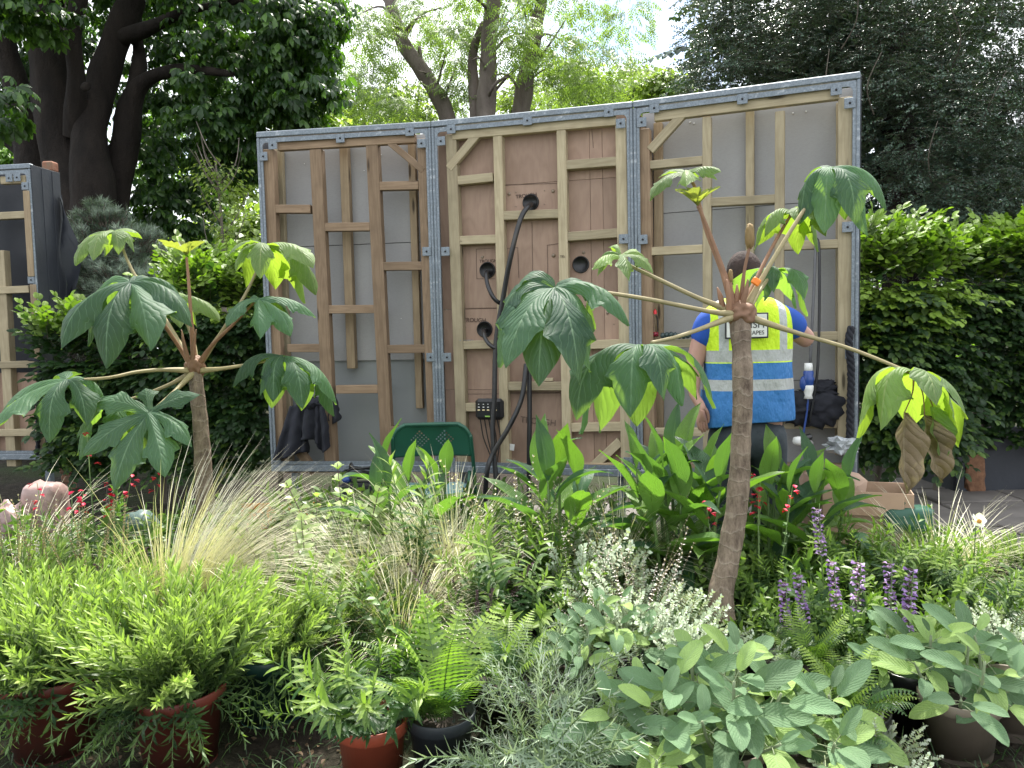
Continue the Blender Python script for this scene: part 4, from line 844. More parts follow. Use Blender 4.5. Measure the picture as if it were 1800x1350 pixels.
# --- dark evergreen
c = P(1600, 700, 8.6); hl = thing('holly_tree', Vector((c.x, c.y, 0)), 'large dense dark evergreen tree filling the upper right', 'tree')
tubeob('trunk', [Vector((c.x, c.y, 0)), P(1590, 450, 8.8), P(1570, 150, 8.9), P(1560, -150, 9)], [.28, .24, .18, .1], B_dark, hl, 14, .2)
hb = [BL(1270, 70, 8.2, 60, .7, 80), BL(1290, 150, 8.0, 90, .7, 40), BL(1215, 140, 8.3, 30, .4, 25), BL(1350, 30, 8.2, 120, .9, 100), BL(1500, 60, 7.9, 150, .9, 130), BL(1660, 80, 7.8, 150, .9, 140), BL(1780, 60, 7.6, 120, .8, 150), BL(1600, 220, 7.6, 150, .8, 110), BL(1750, 250, 7.5, 130, .8, 120), BL(1580, 360, 7.7, 110, .7, 100), BL(1730, 400, 7.4, 130, .7, 90), BL(1840, 300, 7.6, 90, .8, 200), BL(1450, 150, 8.2, 130, .6, 90), BL(1400, -80, 8.4, 160, 1, 90), BL(1600, -80, 8.2, 200, 1, 110), BL(1800, 500, 8, 130, .7, 120), BL(1600, 500, 8.6, 130, .7, 120), BL(1245, 20, 8.3, 26, .4, 40)]
xf = leaves_from(cloud(hb, 27000, .17, 10, .4), .0, .7, 1.25, hl.location, .6)
scatter(hl, 'sprig', [spray(6, .11, .035, .012, OVAL, .3, 3, .8), spray(8, .14, .033, .011, OVAL, .4, 3, .8), spray(5, .08, .036, .013, OVAL, .35, 3, .8)], xf, [L_holly, B_twig], 300, 'crown')
for i in range(7):
    x0, y0 = rnd(1450, 1780), rnd(20, 330); a = rnd(-1, 1)
    trunk(hl, 'bare_twig', [(x0, y0, 7.3, 3), (x0+a*30, y0-50, 7.0, 2.4), (x0+a*30+rnd(-30, 30), y0-110, 6.9, 1.4)], B_twig, 5, 0, 3, 5)
# dense inner crown of the evergreen, oversized leaf sprays far behind the outer sprigs
xf = leaves_from(cloud([BL(1500, 60, 9.6, 330, .5, 210), BL(1650, 300, 9.3, 260, .5, 200)], 5200, .3, 12, .0), .2, 1.6, 2.6, hl.location, .6)
scatter(hl, 'sprig', [spray(6, .12, .05, .024, OVAL, .1, 3, .8)], xf, [L_holly, B_twig], 0, 'inner_crown')
# --- hedges
def hedge(name, px0, px1, d0, dep, ztop, label, n, bright, z0=.35, group='clipped hornbeam hedges'):
    a = P(px0, 620, d0); b = P(px1, 620, d0); c = Vector(((a.x+b.x)/2, (a.y+b.y)/2+dep/2, 0)); hw = (b.x-a.x)/2
    t = thing(name, c, label, 'hedge', group)
    for i in range(max(2, int(hw*2/.45))):
        x = -hw+.3+.45*i; tubeob('stem', [c+Vector((x, 0, 0)), c+Vector((x+.05, 0, ztop*.5)), c+Vector((x, .02, ztop*.9))], [.025, .02, .008], B_twig, t, 7, .1)
    xs, xt = [], []
    for i in range(n):
        f = random.random(); z_ = z0+(ztop-z0)*random.random()**.8; x = rnd(-hw, hw); y = -dep/2 - .0 + abs(rnd(-1, 1)*rnd(0, 1))*dep*.7
        if f < .22: z_ = ztop+rnd(-.12, .05)+.17*mnoise.noise(Vector((x*2.5, 0, px0)))+(rnd(0, .16) if random.random() < .12 else 0); y = rnd(-dep/2, dep/2)
        y += .2*mnoise.noise(Vector((x*2.4, z_*2.4, px0))); x += .05*rnd(-1, 1)
        up = z_ > ztop-.22
        d = Vector((rnd(-1, 1), -rnd(.2, 1) if not up else rnd(-.6, .3), rnd(-.45, .25) if not up else rnd(.3, 1.3))); m_ = mats_from((x, y, z_), d, (rnd(-.3, .3), rnd(-.8, .1), 1), rnd(.75, 1.2))
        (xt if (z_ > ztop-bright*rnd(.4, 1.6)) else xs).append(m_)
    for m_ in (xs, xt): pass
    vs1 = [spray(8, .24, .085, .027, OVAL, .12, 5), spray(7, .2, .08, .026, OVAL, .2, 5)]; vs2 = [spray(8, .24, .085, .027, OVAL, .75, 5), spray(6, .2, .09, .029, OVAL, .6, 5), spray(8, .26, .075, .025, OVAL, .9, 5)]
    scatter(t, 'spray', vs1, xs, [L_horn, B_twig], 150, 'older_foliage'); scatter(t, 'spray', vs2, xt, [L_horn, B_twig], 150, 'new_foliage')  # lower sprays take the dark old-leaf colour, top sprays the new one
    return t, c, hw
zt1 = P(1600, 430, 5.6).z
hedge('hedge', 1500, 1690, 5.5, .55, zt1-.05, 'hornbeam hedge section directly right of the right unit, bright new top', 1500, .42)
t, c, hw = hedge('hedge', 1692, 1900, 5.75, .55, P(1740, 450, 5.9).z, 'hornbeam hedge section in a dark trough at the right edge', 1500, .16, .5)
tr = thing('hedge_trough', c, 'dark peeling trough planter under the right edge hedge', 'planter')
for k in range(2): box('trough_side', (0, -.3+.6*k, .24), (hw*2+.1, .02, .47), M_dark, tr, bev=.006); box('trough_end', ((hw+.05)*(2*k-1), 0, .24), (.02, .58, .47), M_dark, tr, bev=.006)
box('trough_soil', (0, 0, .4), (hw*2, .56, .04), mat('potting_soil', (.03, .022, .016), .95, 0, .5, 30, 1, 60), tr)
M_coir = mat('coir_fibre', (.22, .11, .06), .95, 0, .4, 30, 1, 80); blob('coir_patch', (-.35, -.31, .2), (.07, .02, .16), M_coir, tr, sub=3, amp=.4, sq=4, seed=2); blob('coir_clod', (.15, -.45, .06), (.14, .1, .06), M_coir, tr, sub=3, amp=.5, seed=5)
hedge('hedge', 290, 475, 5.9, .5, P(400, 500, 5.9).z, 'hornbeam hedge with bright top touching the left unit, behind the smaller rice paper plant', 1300, .2)
hedge('hedge', 85, 290, 6.1, .4, P(200, 585, 6.1).z, 'lower dark hedge between the dark unit and the smaller rice paper plant', 1300, .04)
# --- dwarf pine
def pinetuft():
    gg = G()
    gg.tube([(0, 0, 0), (0, .1, 0)], [.005, .003], 4, 1, .2)
    for i in range(46):
        t = random.random(); a = rnd(0, 6.28); e = Vector((cos(a), rnd(.5, 1.3), sin(a))).normalized(); b0 = Vector((0, .02+.09*t, 0)); gg.leaf(b0, e, (0, 1, .2), .055, .0032, NEEDLE, 2, 2, 0, 0, .3+.6*t)
    return gg
c = P(190, 520, 7.3); pn = thing('dwarf_pine', Vector((c.x, c.y, 0)), 'rounded blue grey dwarf pine in front of the chestnut trunk', 'pine shrub')
tubeob('trunk', [Vector((c.x, c.y, 0)), Vector((c.x, c.y, 1.6))], [.05, .02], B_dark, pn, 8)
cl_ = cloud([BL(190, 430, 7.3, 55, .35, 50), BL(240, 450, 7.3, 35, .3, 40), BL(150, 480, 7.3, 45, .3, 50), BL(210, 510, 7.2, 70, .35, 50), BL(140, 560, 7.3, 40, .3, 50), BL(230, 570, 7.3, 50, .3, 40), BL(180, 400, 7.3, 25, .2, 25)], 1500, .1, 7, .55)
xf = [mats_from(p-pn.location, o+Vector((0, 0, .8)), dirrand(), rnd(.8, 1.3)) for p, o in cl_]
scatter(pn, 'needle_tuft', [pinetuft(), pinetuft()], xf, [L_pine, B_twig], 300, 'needle_mass')
# ================================================================== rice paper plants (big palmate leaves)
VC = (.20, .30, .18)
L_tet = leafmat('rice_paper_leaf', (.045, .10, .066), (.085, .165, .085), (.27, .38, .09), .42, .58, veins=9, vk=.33, vcol=(.22, .34, .2), vst=.6, pucker=.15, var=.35, vbump=.42, spec=.35)
L_tety = leafmat('rice_paper_young_leaf', (.13, .20, .085), (.22, .29, .11), (.30, .40, .06), .42, .55, veins=9, vk=.33, vcol=(.38, .42, .2), vst=.6, pucker=.15, var=.35, vbump=.4, spec=.3)
L_tetn = leafmat('rice_paper_new_leaf', (.19, .22, .08), (.25, .27, .10), (.28, .29, .09), .45, .5, veins=9, vk=.33, vcol=(.35, .18, .05), vst=.5, var=.2)
L_dead = leafmat('withered_leaf', (.20, .145, .09), (.27, .21, .13), (.23, .17, .1), .15, .75, veins=7, vk=.3, vcol=(.36, .3, .2), vst=.5, var=.2, pucker=.8, vbump=.7, deadcol=(.34, .27, .13))
S_pet = leafmat('leaf_stalk', (.30, .25, .13), (.36, .34, .18), (.3, .25, .13), .05, .55, var=.1)
S_petb = leafmat('leaf_stalk_brown', (.24, .13, .075), (.3, .2, .12), (.2, .12, .07), .05, .7, var=.1)
def _tr():
    b = NB('ringed_bark'); tc = b.n('TexCoord').outputs['Object']; sp = b.n('SeparateXYZ'); b.l(tc, sp.inputs[0])
    n = b.noise(tc, 28, 8, .8, (1, 1, .35)); n2 = b.noise(tc, 9, 4); zz = b.math('MULTIPLY_ADD', b.math('SUBTRACT', n2, .5), .14, sp.outputs[2])
    q = b.math('FRACT', b.math('MULTIPLY', zz, 17.)); ln = b.ramp(q, [(0, (.7,.7,.7)), (.12, (.1,.1,.1)), (.25, (0,0,0)), (.9, (0,0,0)), (1, (.7,.7,.7))])
    c = b.mix(b.ramp(n, [(.3, (0,0,0)), (.7, (1,1,1))]), (.07, .048, .036), (.36, .28, .21)); c = b.mix(b.math('MULTIPLY', b.math('MULTIPLY', ln, n2), 1.), c, (.42, .36, .28)); c = b.mix(b.math('MULTIPLY', b.math('GREATER_THAN', zz, 1.28), .7), c, (.28, .115, .06))
    return b.done(b.princ(c, .85, 0, b.bump(b.math('ADD', b.math('MULTIPLY', n, 1.6), b.math('MULTIPLY', ln, .5)), .8, .010), .2))
M_ring = _tr()
LOBE = pr([(0, .04), (.08, .10), (.18, .085), (.30, .105), (.42, .155), (.52, .225), (.60, .27), (.65, .17), (.75, .155), (.86, .105), (.94, .05), (1, .004)])
def palmleaf(name, parent, pos, heading, normal, size, nl=7, droop=1.1, mt=None, fold=-.35, span=300, a0=.25, up=.0, tmin=14, lobefold=0, **_):
    """one mesh per leaf blade: lobes joined around the stalk's end, each bending down along its rib"""
    z = Vector(normal).normalized(); y = Vector(heading); y = (y-z*y.dot(z)).normalized(); x = y.cross(z); gg = G(); nt_, ns_ = 19, 9
    for k in range(nl):
        f = 0 if nl == 1 else (k-(nl-1)/2)/((nl-1)/2); a = rad(f*span/2)+rnd(-.12, .12); L = size*(1-.36*abs(f)**1.5)*rnd(.92, 1.05)
        d = y*cos(a)+x*sin(a); s = d.cross(z); p = Vector((0, 0, 0))+z*(.004*(k % 3)); pts = []; lu = []; ph = rnd(0, 6); dk = droop*rnd(.66, 1.3); r = random.random(); tw = rnd(-.8, .8)
        hz_ = Vector((d.x, d.y, 0)); hz_ = hz_.normalized() if hz_.length > .05 else Vector((0, -1, 0)); d0 = (d*cos(a0)+z*sin(a0)).normalized()
        for i in range(nt_):
            t = i/(nt_-1); kk = min(.985, dk*.72*t**.9); dd = (d0*(1-kk)+(Vector((0, 0, -1))+d*.12)*kk).normalized(); nn = z*(1-kk)+(hz_*.8+Vector((0, -.25, .15)))*kk; nn = (nn-dd*nn.dot(dd)).normalized(); s = dd.cross(nn)
            if i: p = p+dd*(L/(nt_-1))
            ss = s*cos(tw*t)+nn*sin(tw*t); nn2 = nn*cos(tw*t)-s*sin(tw*t)
            w = LOBE(t)*L; row = []; lr = []
            for j in range(ns_):
                u = 2*j/(ns_-1)-1; au = abs(u)
                fwd = (.055*L*au**2 if .5 < t < .6 else (0.02*L*au if t < .5 else 0))
                off = fold*1.35*w*(au**1.3)*(1+.5*sin(ph)) + .045*w*au*sin(t*34+ph+au*2) + .02*L*sin(t*9+ph+u)*au
                q = p+ss*(u*w*(1-.18*abs(fold)))+dd*fwd+nn2*off
                row.append(q); lr.append((u, t, r))
            pts.append(row); lu.append(lr)
        gg.grid(pts, lu, .5, 0)
    Mx = Matrix.Translation(Vector(pos)-parent.location)
    return link(name, gg.mesh(name, [mt]), parent, Mx)
def stalk(parent, pxs, r0, r1, m, name='leaf_stalk'):
    pts = [P(*p) for p in pxs]; n = len(pts); rr = [r0*1.7]+[r0+(r1-r0)*i/(n-1) for i in range(1, n)]
    return tubeob(name, pts, rr, m, parent, 9, 0, 3, 7)
def riceplant(base, trunkpx, label, leaves, ts, rz_off):
    e = thing('rice_paper_plant', base, label, 'rice paper plant', 'rice paper plants with huge lobed leaves')
    tp = [base+Vector((0, 0, .02))]+[P(*p[:3]) for p in trunkpx]; rr = [trunkpx[0][3]*1.15/2/FPX*trunkpx[0][2]]+[p[3]/2/FPX*p[2] for p in trunkpx]
    pts, rq = spline(tp, rr, 12); L = 0; r2 = []
    for i, p in enumerate(pts):
        if i: L += (p-pts[i-1]).length
        r2.append(rq[i]*(1+.05*math.exp(-((L*15+.6*sin(L*9)) % 1)*4)))
    gg = G(); gg.tube(pts, r2, 20, 0, .3, .12, 14); gg.V = [tuple(Vector(v)-base) for v in gg.V]; link('trunk', gg.mesh('trunk', [M_ring]), e)
    for lf in leaves:
        st, pos, hd, nm, sz, nl, dr, mt, kw = lf
        if st: s_ = stalk(e, st, ts, ts*.55, S_petb if kw.pop('brown', 0) else S_pet)
        else: kw.pop('brown', 0)
        b_ = palmleaf('leaf_blade', e, P(*pos), hd, nm, sz, nl, dr, mt, **kw)
    return e
D = 3.05; c0 = (1300, 552, D)
T, Y_, Nw = L_tet, L_tety, L_tetn
px = 1/FPX
bp_ = P(1266, 1085, 2.98); base1 = Vector((bp_.x, bp_.y, max(0.0, bp_.z-.02)))
lv = [
 # stalk, attach, heading, normal, size, lobes, droop, mat, opts
 ([c0, (1250, 548, 2.98), (1150, 528, 2.9), (1060, 514, 2.78), (985, 508, 2.68)], (975, 508, 2.66), (-.15, -.5, -1), (-.1, -.7, .7), .43, 9, 1.6, T, dict(a0=.5, fold=-.3, span=250)),
 ([c0, (1230, 525, 3.05), (1160, 492, 3.08), (1110, 468, 3.1), (1090, 452, 3.12)], (1090, 450, 3.12), (-.4, -.4, -.8), (.1, -.5, .8), .20, 6, 1.3, Y_, dict(a0=.5, fold=-.6)),
 ([c0, (1240, 575, 2.95), (1190, 592, 2.85), (1145, 602, 2.75)], (1128, 612, 2.72), (-.45, .75, -.2), (.0, .12, 1), .50, 9, 1.75, T, dict(a0=.3, fold=-.3, span=330)),
 ([c0, (1400, 585, 3.0), (1500, 615, 2.95), (1600, 655, 2.9)], (1606, 656, 2.9), (-.1, .8, -.3), (.35, .1, .9), .46, 8, 1.6, Y_, dict(a0=.25, fold=-.3, span=320)),
 ([(1290, 545, D), (1270, 480, D), (1240, 400, D+.05), (1222, 330, D+.1), (1205, 308, D+.1)], (1205, 305, D+.1), (-.6, -.3, -.1), (-.2, -.25, 1), .22, 7, 1.1, Y_, dict(a0=.35, fold=-.5, brown=1)),
 ([(1288, 530, D), (1262, 450, D), (1235, 380, D), (1226, 362, D)], (1226, 362, D), (-.4, -.6, 0), (-.1, -.35, 1), .135, 9, .35, Nw, dict(a0=.75, fold=.45, span=340, brown=1)),
 ([(1310, 545, D), (1345, 480, D), (1400, 390, D+.02), (1440, 330, D+.05), (1462, 300, D+.05)], (1462, 297, D+.05), (.1, -.6, -.2), (.05, -.3, 1), .36, 9, 1.9, T, dict(a0=.3, fold=-.4, span=340)),
 ([(1305, 545, D), (1330, 490, D+.05), (1360, 430, D+.1), (1390, 378, D+.15)], (1394, 374, D+.15), (0, .8, -.3), (.0, .1, 1), .28, 8, 1.6, Y_, dict(a0=.4, fold=-.45, span=340, brown=1)),
 ([(1312, 548, D), (1330, 520, D+.1), (1350, 490, D+.2), (1360, 478, D+.28)], (1362, 475, D+.28), (.3, .6, -.3), (.1, .15, 1), .32, 8, 1.7, T, dict(a0=.3, fold=-.4, span=340)),
]
rp = riceplant(base1, [(1268, 1040, 2.98, 44), (1280, 980, 3.0, 40), (1295, 890, 3.0, 37), (1302, 780, 3.0, 34), (1306, 680, 3.02, 34), (1303, 600, 3.04, 33), (1300, 560, 3.05, 38)], 'tall rice paper plant in front of the man, with a straight ringed trunk', lv, .0105, 0)
blob('crown_collar', P(1302, 552, D)-rp.location, (.06, .05, .05), S_petb, rp, sub=4, amp=.25, nsc=2.5, seed=3)
for i, (a, l_) in enumerate(((-.35, .09), (-.1, .12), (.1, .1), (.3, .12))):
    b0 = P(1300+10*i-28, 545, D-.02*(i % 2)); tubeob('bract', [b0, b0+Vector((a*l_*.5, -.01, l_*.6)), b0+Vector((a*l_*.8, 0, l_))], [.013, .010, .002], S_petb, rp, 8)
def bud(pxs, r, parent):
    stalk(parent, pxs, .007, .006, S_petb); p = P(*pxs[-1]); o = blob('leaf_bud', p+Vector((0, 0, r*2))-parent.location, (r, r, r*2.8), L_tetn, parent, sub=3, amp=.25, nsc=4, seed=2); return o
L_bud = leafmat('bud_skin', (.3, .2, .08), (.4, .3, .1), (.3, .2, .08), .1, .7)
for pxs, r in (([(1302, 540, D), (1308, 480, D), (1318, 432, D)], .018), ([(1290, 540, D), (1286, 510, D), (1284, 495, D)], .01)):
    o = bud(pxs, r, rp); o.data.materials[0] = L_bud
tag = box('orange_tag', P(1329, 495, D-.03), (.034, .012, .028), M_orange, None, Matrix.Rotation(.6, 3, 'Y'), bev=.004); setp(tag, 'small orange plastic tag clipped round a leaf stalk of the tall plant', 'tag')
# withered lobes hanging below the right hand leaf
for (x_, y_, d_, s_, hd) in ((1590, 725, 2.84, .30, (-.1, -.1, -1)), (1625, 730, 2.88, .26, (.22, .1, -1)), (1640, 715, 2.9, .2, (.1, 0, -1))):
    gg = G(); gg.leaf((0, 0, 0), hd, (0, -1, .1), s_, .062 if s_ > .25 else .05, OVAL, 22, 11, 1.1, -.35, .5, 0, .3, twist=.45)
    o = link('withered_lobe', gg.mesh('withered_lobe', [L_dead if s_ > .21 else L_tety]), rp, Matrix.Translation(P(x_, y_, d_)-rp.location)); 
    stalk(rp, [(1606, 656, 2.9), ((1606+x_)/2+6, 690, 2.88), (x_, y_, d_)], .003, .002, S_petb)
# left plant
D2 = 4.05; k0 = (343, 652, D2)
bl2 = P(356, 900, D2); base2 = Vector((bl2.x+.02, bl2.y, 0))
lv2 = [
 ([k0, (315, 610, D2), (285, 565, D2-.08), (250, 510, D2-.2), (232, 500, D2-.3)], (230, 498, D2-.32), (-.05, -.5, -.85), (0, -.5, .9), .50, 9, 1.5, T, dict(a0=.3, fold=-.35, span=330, brown=1)),
 ([(335, 640, D2+.1), (290, 560, D2+.15), (235, 480, D2+.15), (210, 420, D2+.15)], (200, 408, D2+.15), (-.9, -.3, .0), (-.1, -.25, 1), .30, 8, 1.2, Y_, dict(a0=.3, fold=-.45)),
 ([k0, (336, 560, D2), (332, 500, D2), (328, 452, D2)], (328, 448, D2), (-.3, -.8, 0), (0, -.2, 1), .16, 9, .3, Nw, dict(a0=.62, fold=.4, span=340, brown=1)),
 ([k0, (385, 590, D2), (430, 520, D2), (465, 445, D2)], (470, 432, D2), (.7, .5, -.1), (.1, .12, 1), .42, 8, 1.35, Y_, dict(a0=.25, fold=-.45, span=330)),
 ([k0, (370, 610, D2-.05), (410, 570, D2-.1), (448, 530, D2-.15)], (455, 527, D2-.15), (.7, -.4, -.1), (.1, -.35, 1), .33, 7, 1.1, T, dict(a0=.2, fold=-.4, span=300, brown=1)),
 ([k0, (390, 648, D2-.05), (440, 640, D2-.1), (495, 630, D2-.15)], (500, 628, D2-.15), (.2, .6, -.4), (.2, .05, 1), .47, 8, 1.6, T, dict(a0=.2, fold=-.4, span=320)),
 ([k0, (290, 650, D2-.1), (240, 654, D2-.2), (190, 664, D2-.3), (125, 668, D2-.35)], (118, 668, D2-.36), (-.6, -.5, -.45), (-.1, -.35, 1), .42, 7, 1.35, T, dict(a0=.2, fold=-.35, span=320)),
 ([k0, (300, 675, D2-.05), (250, 695, D2-.1), (215, 705, D2-.15)], (210, 706, D2-.15), (-.5, .3, -.5), (-.15, .05, 1), .44, 8, 1.6, T, dict(a0=.2, fold=-.35, span=300)),
 ([k0, (310, 685, D2-.15), (280, 712, D2-.3), (262, 726, D2-.38)], (261, 727, D2-.39), (-.25, -.4, -.9), (.0, -.8, .6), .38, 7, .8, T, dict(a0=.2, fold=-.3, span=300)),
 ([k0, (340, 600, D2+.2), (310, 530, D2+.3)], (300, 520, D2+.3), (.3, .2, -.6), (0, -.3, 1), .33, 7, 1.4, Y_, dict(a0=.2, fold=-.4, span=320)),
]
rp2 = riceplant(base2, [(358, 840, D2, 29), (355, 780, D2, 27), (350, 720, D2, 25), (346, 680, D2, 23), (343, 655, D2, 26)], 'smaller rice paper plant at left in front of the dark hedge', lv2, .0115, 0)
blob('crown_collar', P(343, 645, D2)-rp2.location, (.05, .045, .06), S_petb, rp2, sub=4, amp=.3, nsc=2.5, seed=5)
for i, a in enumerate((-.25, .2)):
    b0 = P(333+6*i, 640, D2-.03); tubeob('bract', [b0, b0+Vector((a*.07, -.01, .1)), b0+Vector((a*.13, 0, .18))], [.013, .01, .002], S_petb, rp2, 8)
# ================================================================== bed and potted plants
L_wall = leafmat('wallflower_leaf', (.05, .10, .05), (.35, .45, .12), (.14, .22, .09), .4, .42, var=.5, ramp=(.15, .9))
L_verb = leafmat('lance_leaf', (.045, .11, .035), (.29, .41, .075), (.13, .22, .06), .38, .4, veins=12, vst=.35, var=.4)
L_sage = leafmat('sage_leaf', (.135, .225, .12), (.26, .37, .115), (.28, .37, .17), .25, .7, veins=9, vk=.4, vcol=(.27, .37, .22), vst=.35, pucker=.6, var=.45, spec=.3, vbump=.3)
L_silver = leafmat('silver_leaf', (.27, .33, .24), (.50, .57, .45), (.48, .52, .44), .15, .8, var=.35, spec=.2)
L_rosm = leafmat('rosemary_leaf', (.12, .175, .12), (.33, .41, .26), (.42, .48, .38), .12, .6, var=.5)
L_fern = leafmat('fern_leaf', (.045, .115, .03), (.26, .38, .055), (.11, .20, .05), .35, .5, var=.4, ramp=(.3, .95))
L_canna = leafmat('canna_leaf', (.04, .10, .05), (.17, .31, .045), (.13, .24, .055), .38, .4, veins=16, vk=.5, vcol=(.22, .36, .16), vst=.35, var=.35, vbump=.5)
L_small = leafmat('small_leaf', (.035, .08, .027), (.15, .25, .065), (.09, .16, .05), .3, .45, var=.6)
L_rose = leafmat('variegated_leaf', (.10, .20, .05), (.42, .50, .22), (.2, .3, .1), .35, .45, var=.5)
L_stipa = leafmat('feather_grass', (.30, .32, .17), (.74, .69, .53), (.55, .52, .38), .12, .5, var=.5, ramp=(.2, .9))
L_dry = leafmat('dry_stem', (.26, .19, .12), (.42, .34, .22), (.3, .22, .15), .15, .7, var=.4)
L_stem = leafmat('green_stem', (.10, .17, .05), (.2, .28, .08), (.1, .17, .05), .1, .5, var=.2)
F_purple = leafmat('purple_petal', (.26, .14, .40), (.48, .33, .62), (.3, .2, .5), .3, .5, var=.5)
F_calyx = leafmat('dark_calyx', (.07, .03, .05), (.12, .05, .08), (.08, .04, .06), .1, .6, var=.4)
F_red = leafmat('red_petal', (.62, .01, .06), (.75, .03, .12), (.6, .02, .1), .3, .5, var=.2)
F_white = leafmat('white_petal', (.8, .8, .76), (.8, .8, .76), (.78, .78, .74), .3, .5, var=.1)
F_pinkw = leafmat('pale_pink_petal', (.62, .5, .5), (.75, .68, .66), (.6, .5, .5), .3, .5, var=.2)
M_soil = bpy.data.materials['potting_soil']
POTS = {'red': mat('dark_red_plastic', (.17, .036, .024), .5, 0, .2, 5, .1, 30, dirt=(.12, .05, .035)), 'terra': mat('terracotta_plastic', (.34, .07, .035), .5, 0, .15, 5, .1, 30, dirt=(.25, .1, .06)), 'dark': mat('dark_grey_plastic', (.03, .035, .042), .45, 0, .2, 5, .1, 30), 'beige': mat('beige_plastic', (.27, .22, .175), .55, 0, .15, 5, .1, 30, dirt=(.2, .17, .13)),
        'green': mat('dark_green_plastic', (.015, .05, .04), .4, 0, .2), 'black': M_black}
def potmesh(R, H):
    return lathe([(0, .004), (R*.74, .004), (R*.76, 0), (R*.9, H*.8), (R*.905, H*.80), (R*1.0, H*.82), (R*1.02, H*.985), (R*1.0, H), (R*.95, H*.985), (R*.92, H*.85), (0.001, H*.85)][1:], 36)
def pot(parent, R, H, kind, tilt=0, z=0):
    o = ob('pot', potmesh(R, H), POTS[kind], parent, loc=(0, 0, z))
    s = link('soil', None) if 0 else None
    bm = bmesh.new(); bmesh.ops.create_grid(bm, x_segments=14, y_segments=14, size=R*.93)
    bmesh.ops.delete(bm, geom=[v for v in bm.verts if v.co.length > R*.94], context='VERTS')
    for v in bm.verts: v.co.z = H*.87+.012*mnoise.noise(v.co*40)
    me = bpy.data.meshes.new('soil'); bm.to_mesh(me); bm.free(); ob('soil', me, M_soil, o)
    return o
def base_at(px, py, d): p = P(px, py, d); return Vector((p.x, p.y, 0)), p.z
# ---- shoot templates (built along +Y, up = +Z)
def curve(L, bend, n=7, side=0):
    pts = []; p = Vector((0, 0, 0)); 
    for i in range(n):
        a = bend*(i/(n-1))**1.2; pts.append(p.copy()); p = p+Vector((side*i/n*.3, cos(a), -sin(a)))*(L/(n-1))
    return pts
def along(pts, t):
    f = t*(len(pts)-1); i = min(int(f), len(pts)-2); f -= i; return pts[i].lerp(pts[i+1], f), (pts[i+1]-pts[i]).normalized()
def shoot(L, n, l, w, prof, spread=.6, bend=.4, t0=.15, tw=.002, whorl=1, droop=.5, nt=4, tiptip=1.0, tip0=.0, taper=.45, fold=.25, smat=1, rise=0, pw=1.0):
    gg = G(); pts = curve(L, bend, 7, rnd(-.3, .3)); gg.tube(pts, [tw*(1-.6*i/6) for i in range(7)], 4, smat, .4, cap=False); ph = rnd(0, 6)
    for i in range(n):
        t = t0+(1-t0)*((i+.5)/n)**pw; p, d = along(pts, t)
        for k in range(whorl):
            a = ph+i*2.4+k*2*pi/whorl; x, y, z = frame(d, (0, 0, 1)); o = x*cos(a)+z*sin(a); sp_ = spread*(1-.55*max(0, t-.7)/.3); e = d*(1-sp_)+o*sp_+Vector((0, 0, 0))
            tl = 1-taper*abs(t-.4)/.6; gg.leaf(p, e, d*1.0+o*-.3, l*rnd(.75, 1.1)*tl, w*rnd(.85, 1.1)*tl, prof, nt, 3, fold, droop*rnd(.5, 1.4), min(1, max(0, tip0+(tiptip-tip0)*t**1.5)), 0)
    return gg
def cluster(gg, p, r, n, m, l, w): 
    for _ in range(n): e = dirrand(); gg.leaf(Vector(p)+e*r*.3, e+Vector((0, .5, 0)), dirrand(), l, w, OVAL, 3, 3, .3, .5, .5, m)
def fan(n, R, H, spread=.5, lean=Vector((0, 0, 0)), droopers=0, scale=(.8, 1.1), z0=None, up=1.):
    """transforms of shoots leaving a pot of radius R, fanning outward"""
    out = []
    for i in range(n):
        a = rnd(0, 6.283); q = sqrt(random.random()); o = Vector((cos(a), sin(a), 0)); b0 = o*R*.75*q+Vector((0, 0, H if z0 is None else z0))
        d = o*spread*q*rnd(.6, 1.3)+Vector((0, 0, up))+lean
        if i < droopers: d = o*1.2+Vector((0, 0, rnd(-.1, .4))); b0 = o*R*.85+Vector((0, 0, H))
        u = -o*1.0 if False else Vector((0, 0, 1))+o*.001
        out.append(mats_from(b0, d, o*-1.0+Vector((0, 0, .3)) if d.z > .6 else Vector((0, 0, 1)), rnd(*scale)))
    return out
# note: template droops toward -Z local, so 'up' is set so that local -Z faces outward
def fan2(n, R, H, spread=.5, lean=(0, 0, 0), droopers=0, scale=(.8, 1.1), up=1.):
    out = []
    for i in range(n):
        a = rnd(0, 6.283); q = sqrt(random.random()); o = Vector((cos(a), sin(a), 0)); b0 = o*R*.7*q+Vector((0, 0, H)); dr = i < droopers
        d = o*spread*(q*rnd(.7, 1.3)+.05)+Vector((0, 0, up))+Vector(lean)
        if dr: d = o*1.1+Vector((0, 0, rnd(-.2, .35))); b0 = o*R*.8+Vector((0, 0, H))
        out.append(mats_from(b0, d, Vector((0, 0, 1.))-o*.8 if not dr else (0, 0, 1), rnd(*scale)))
    return out
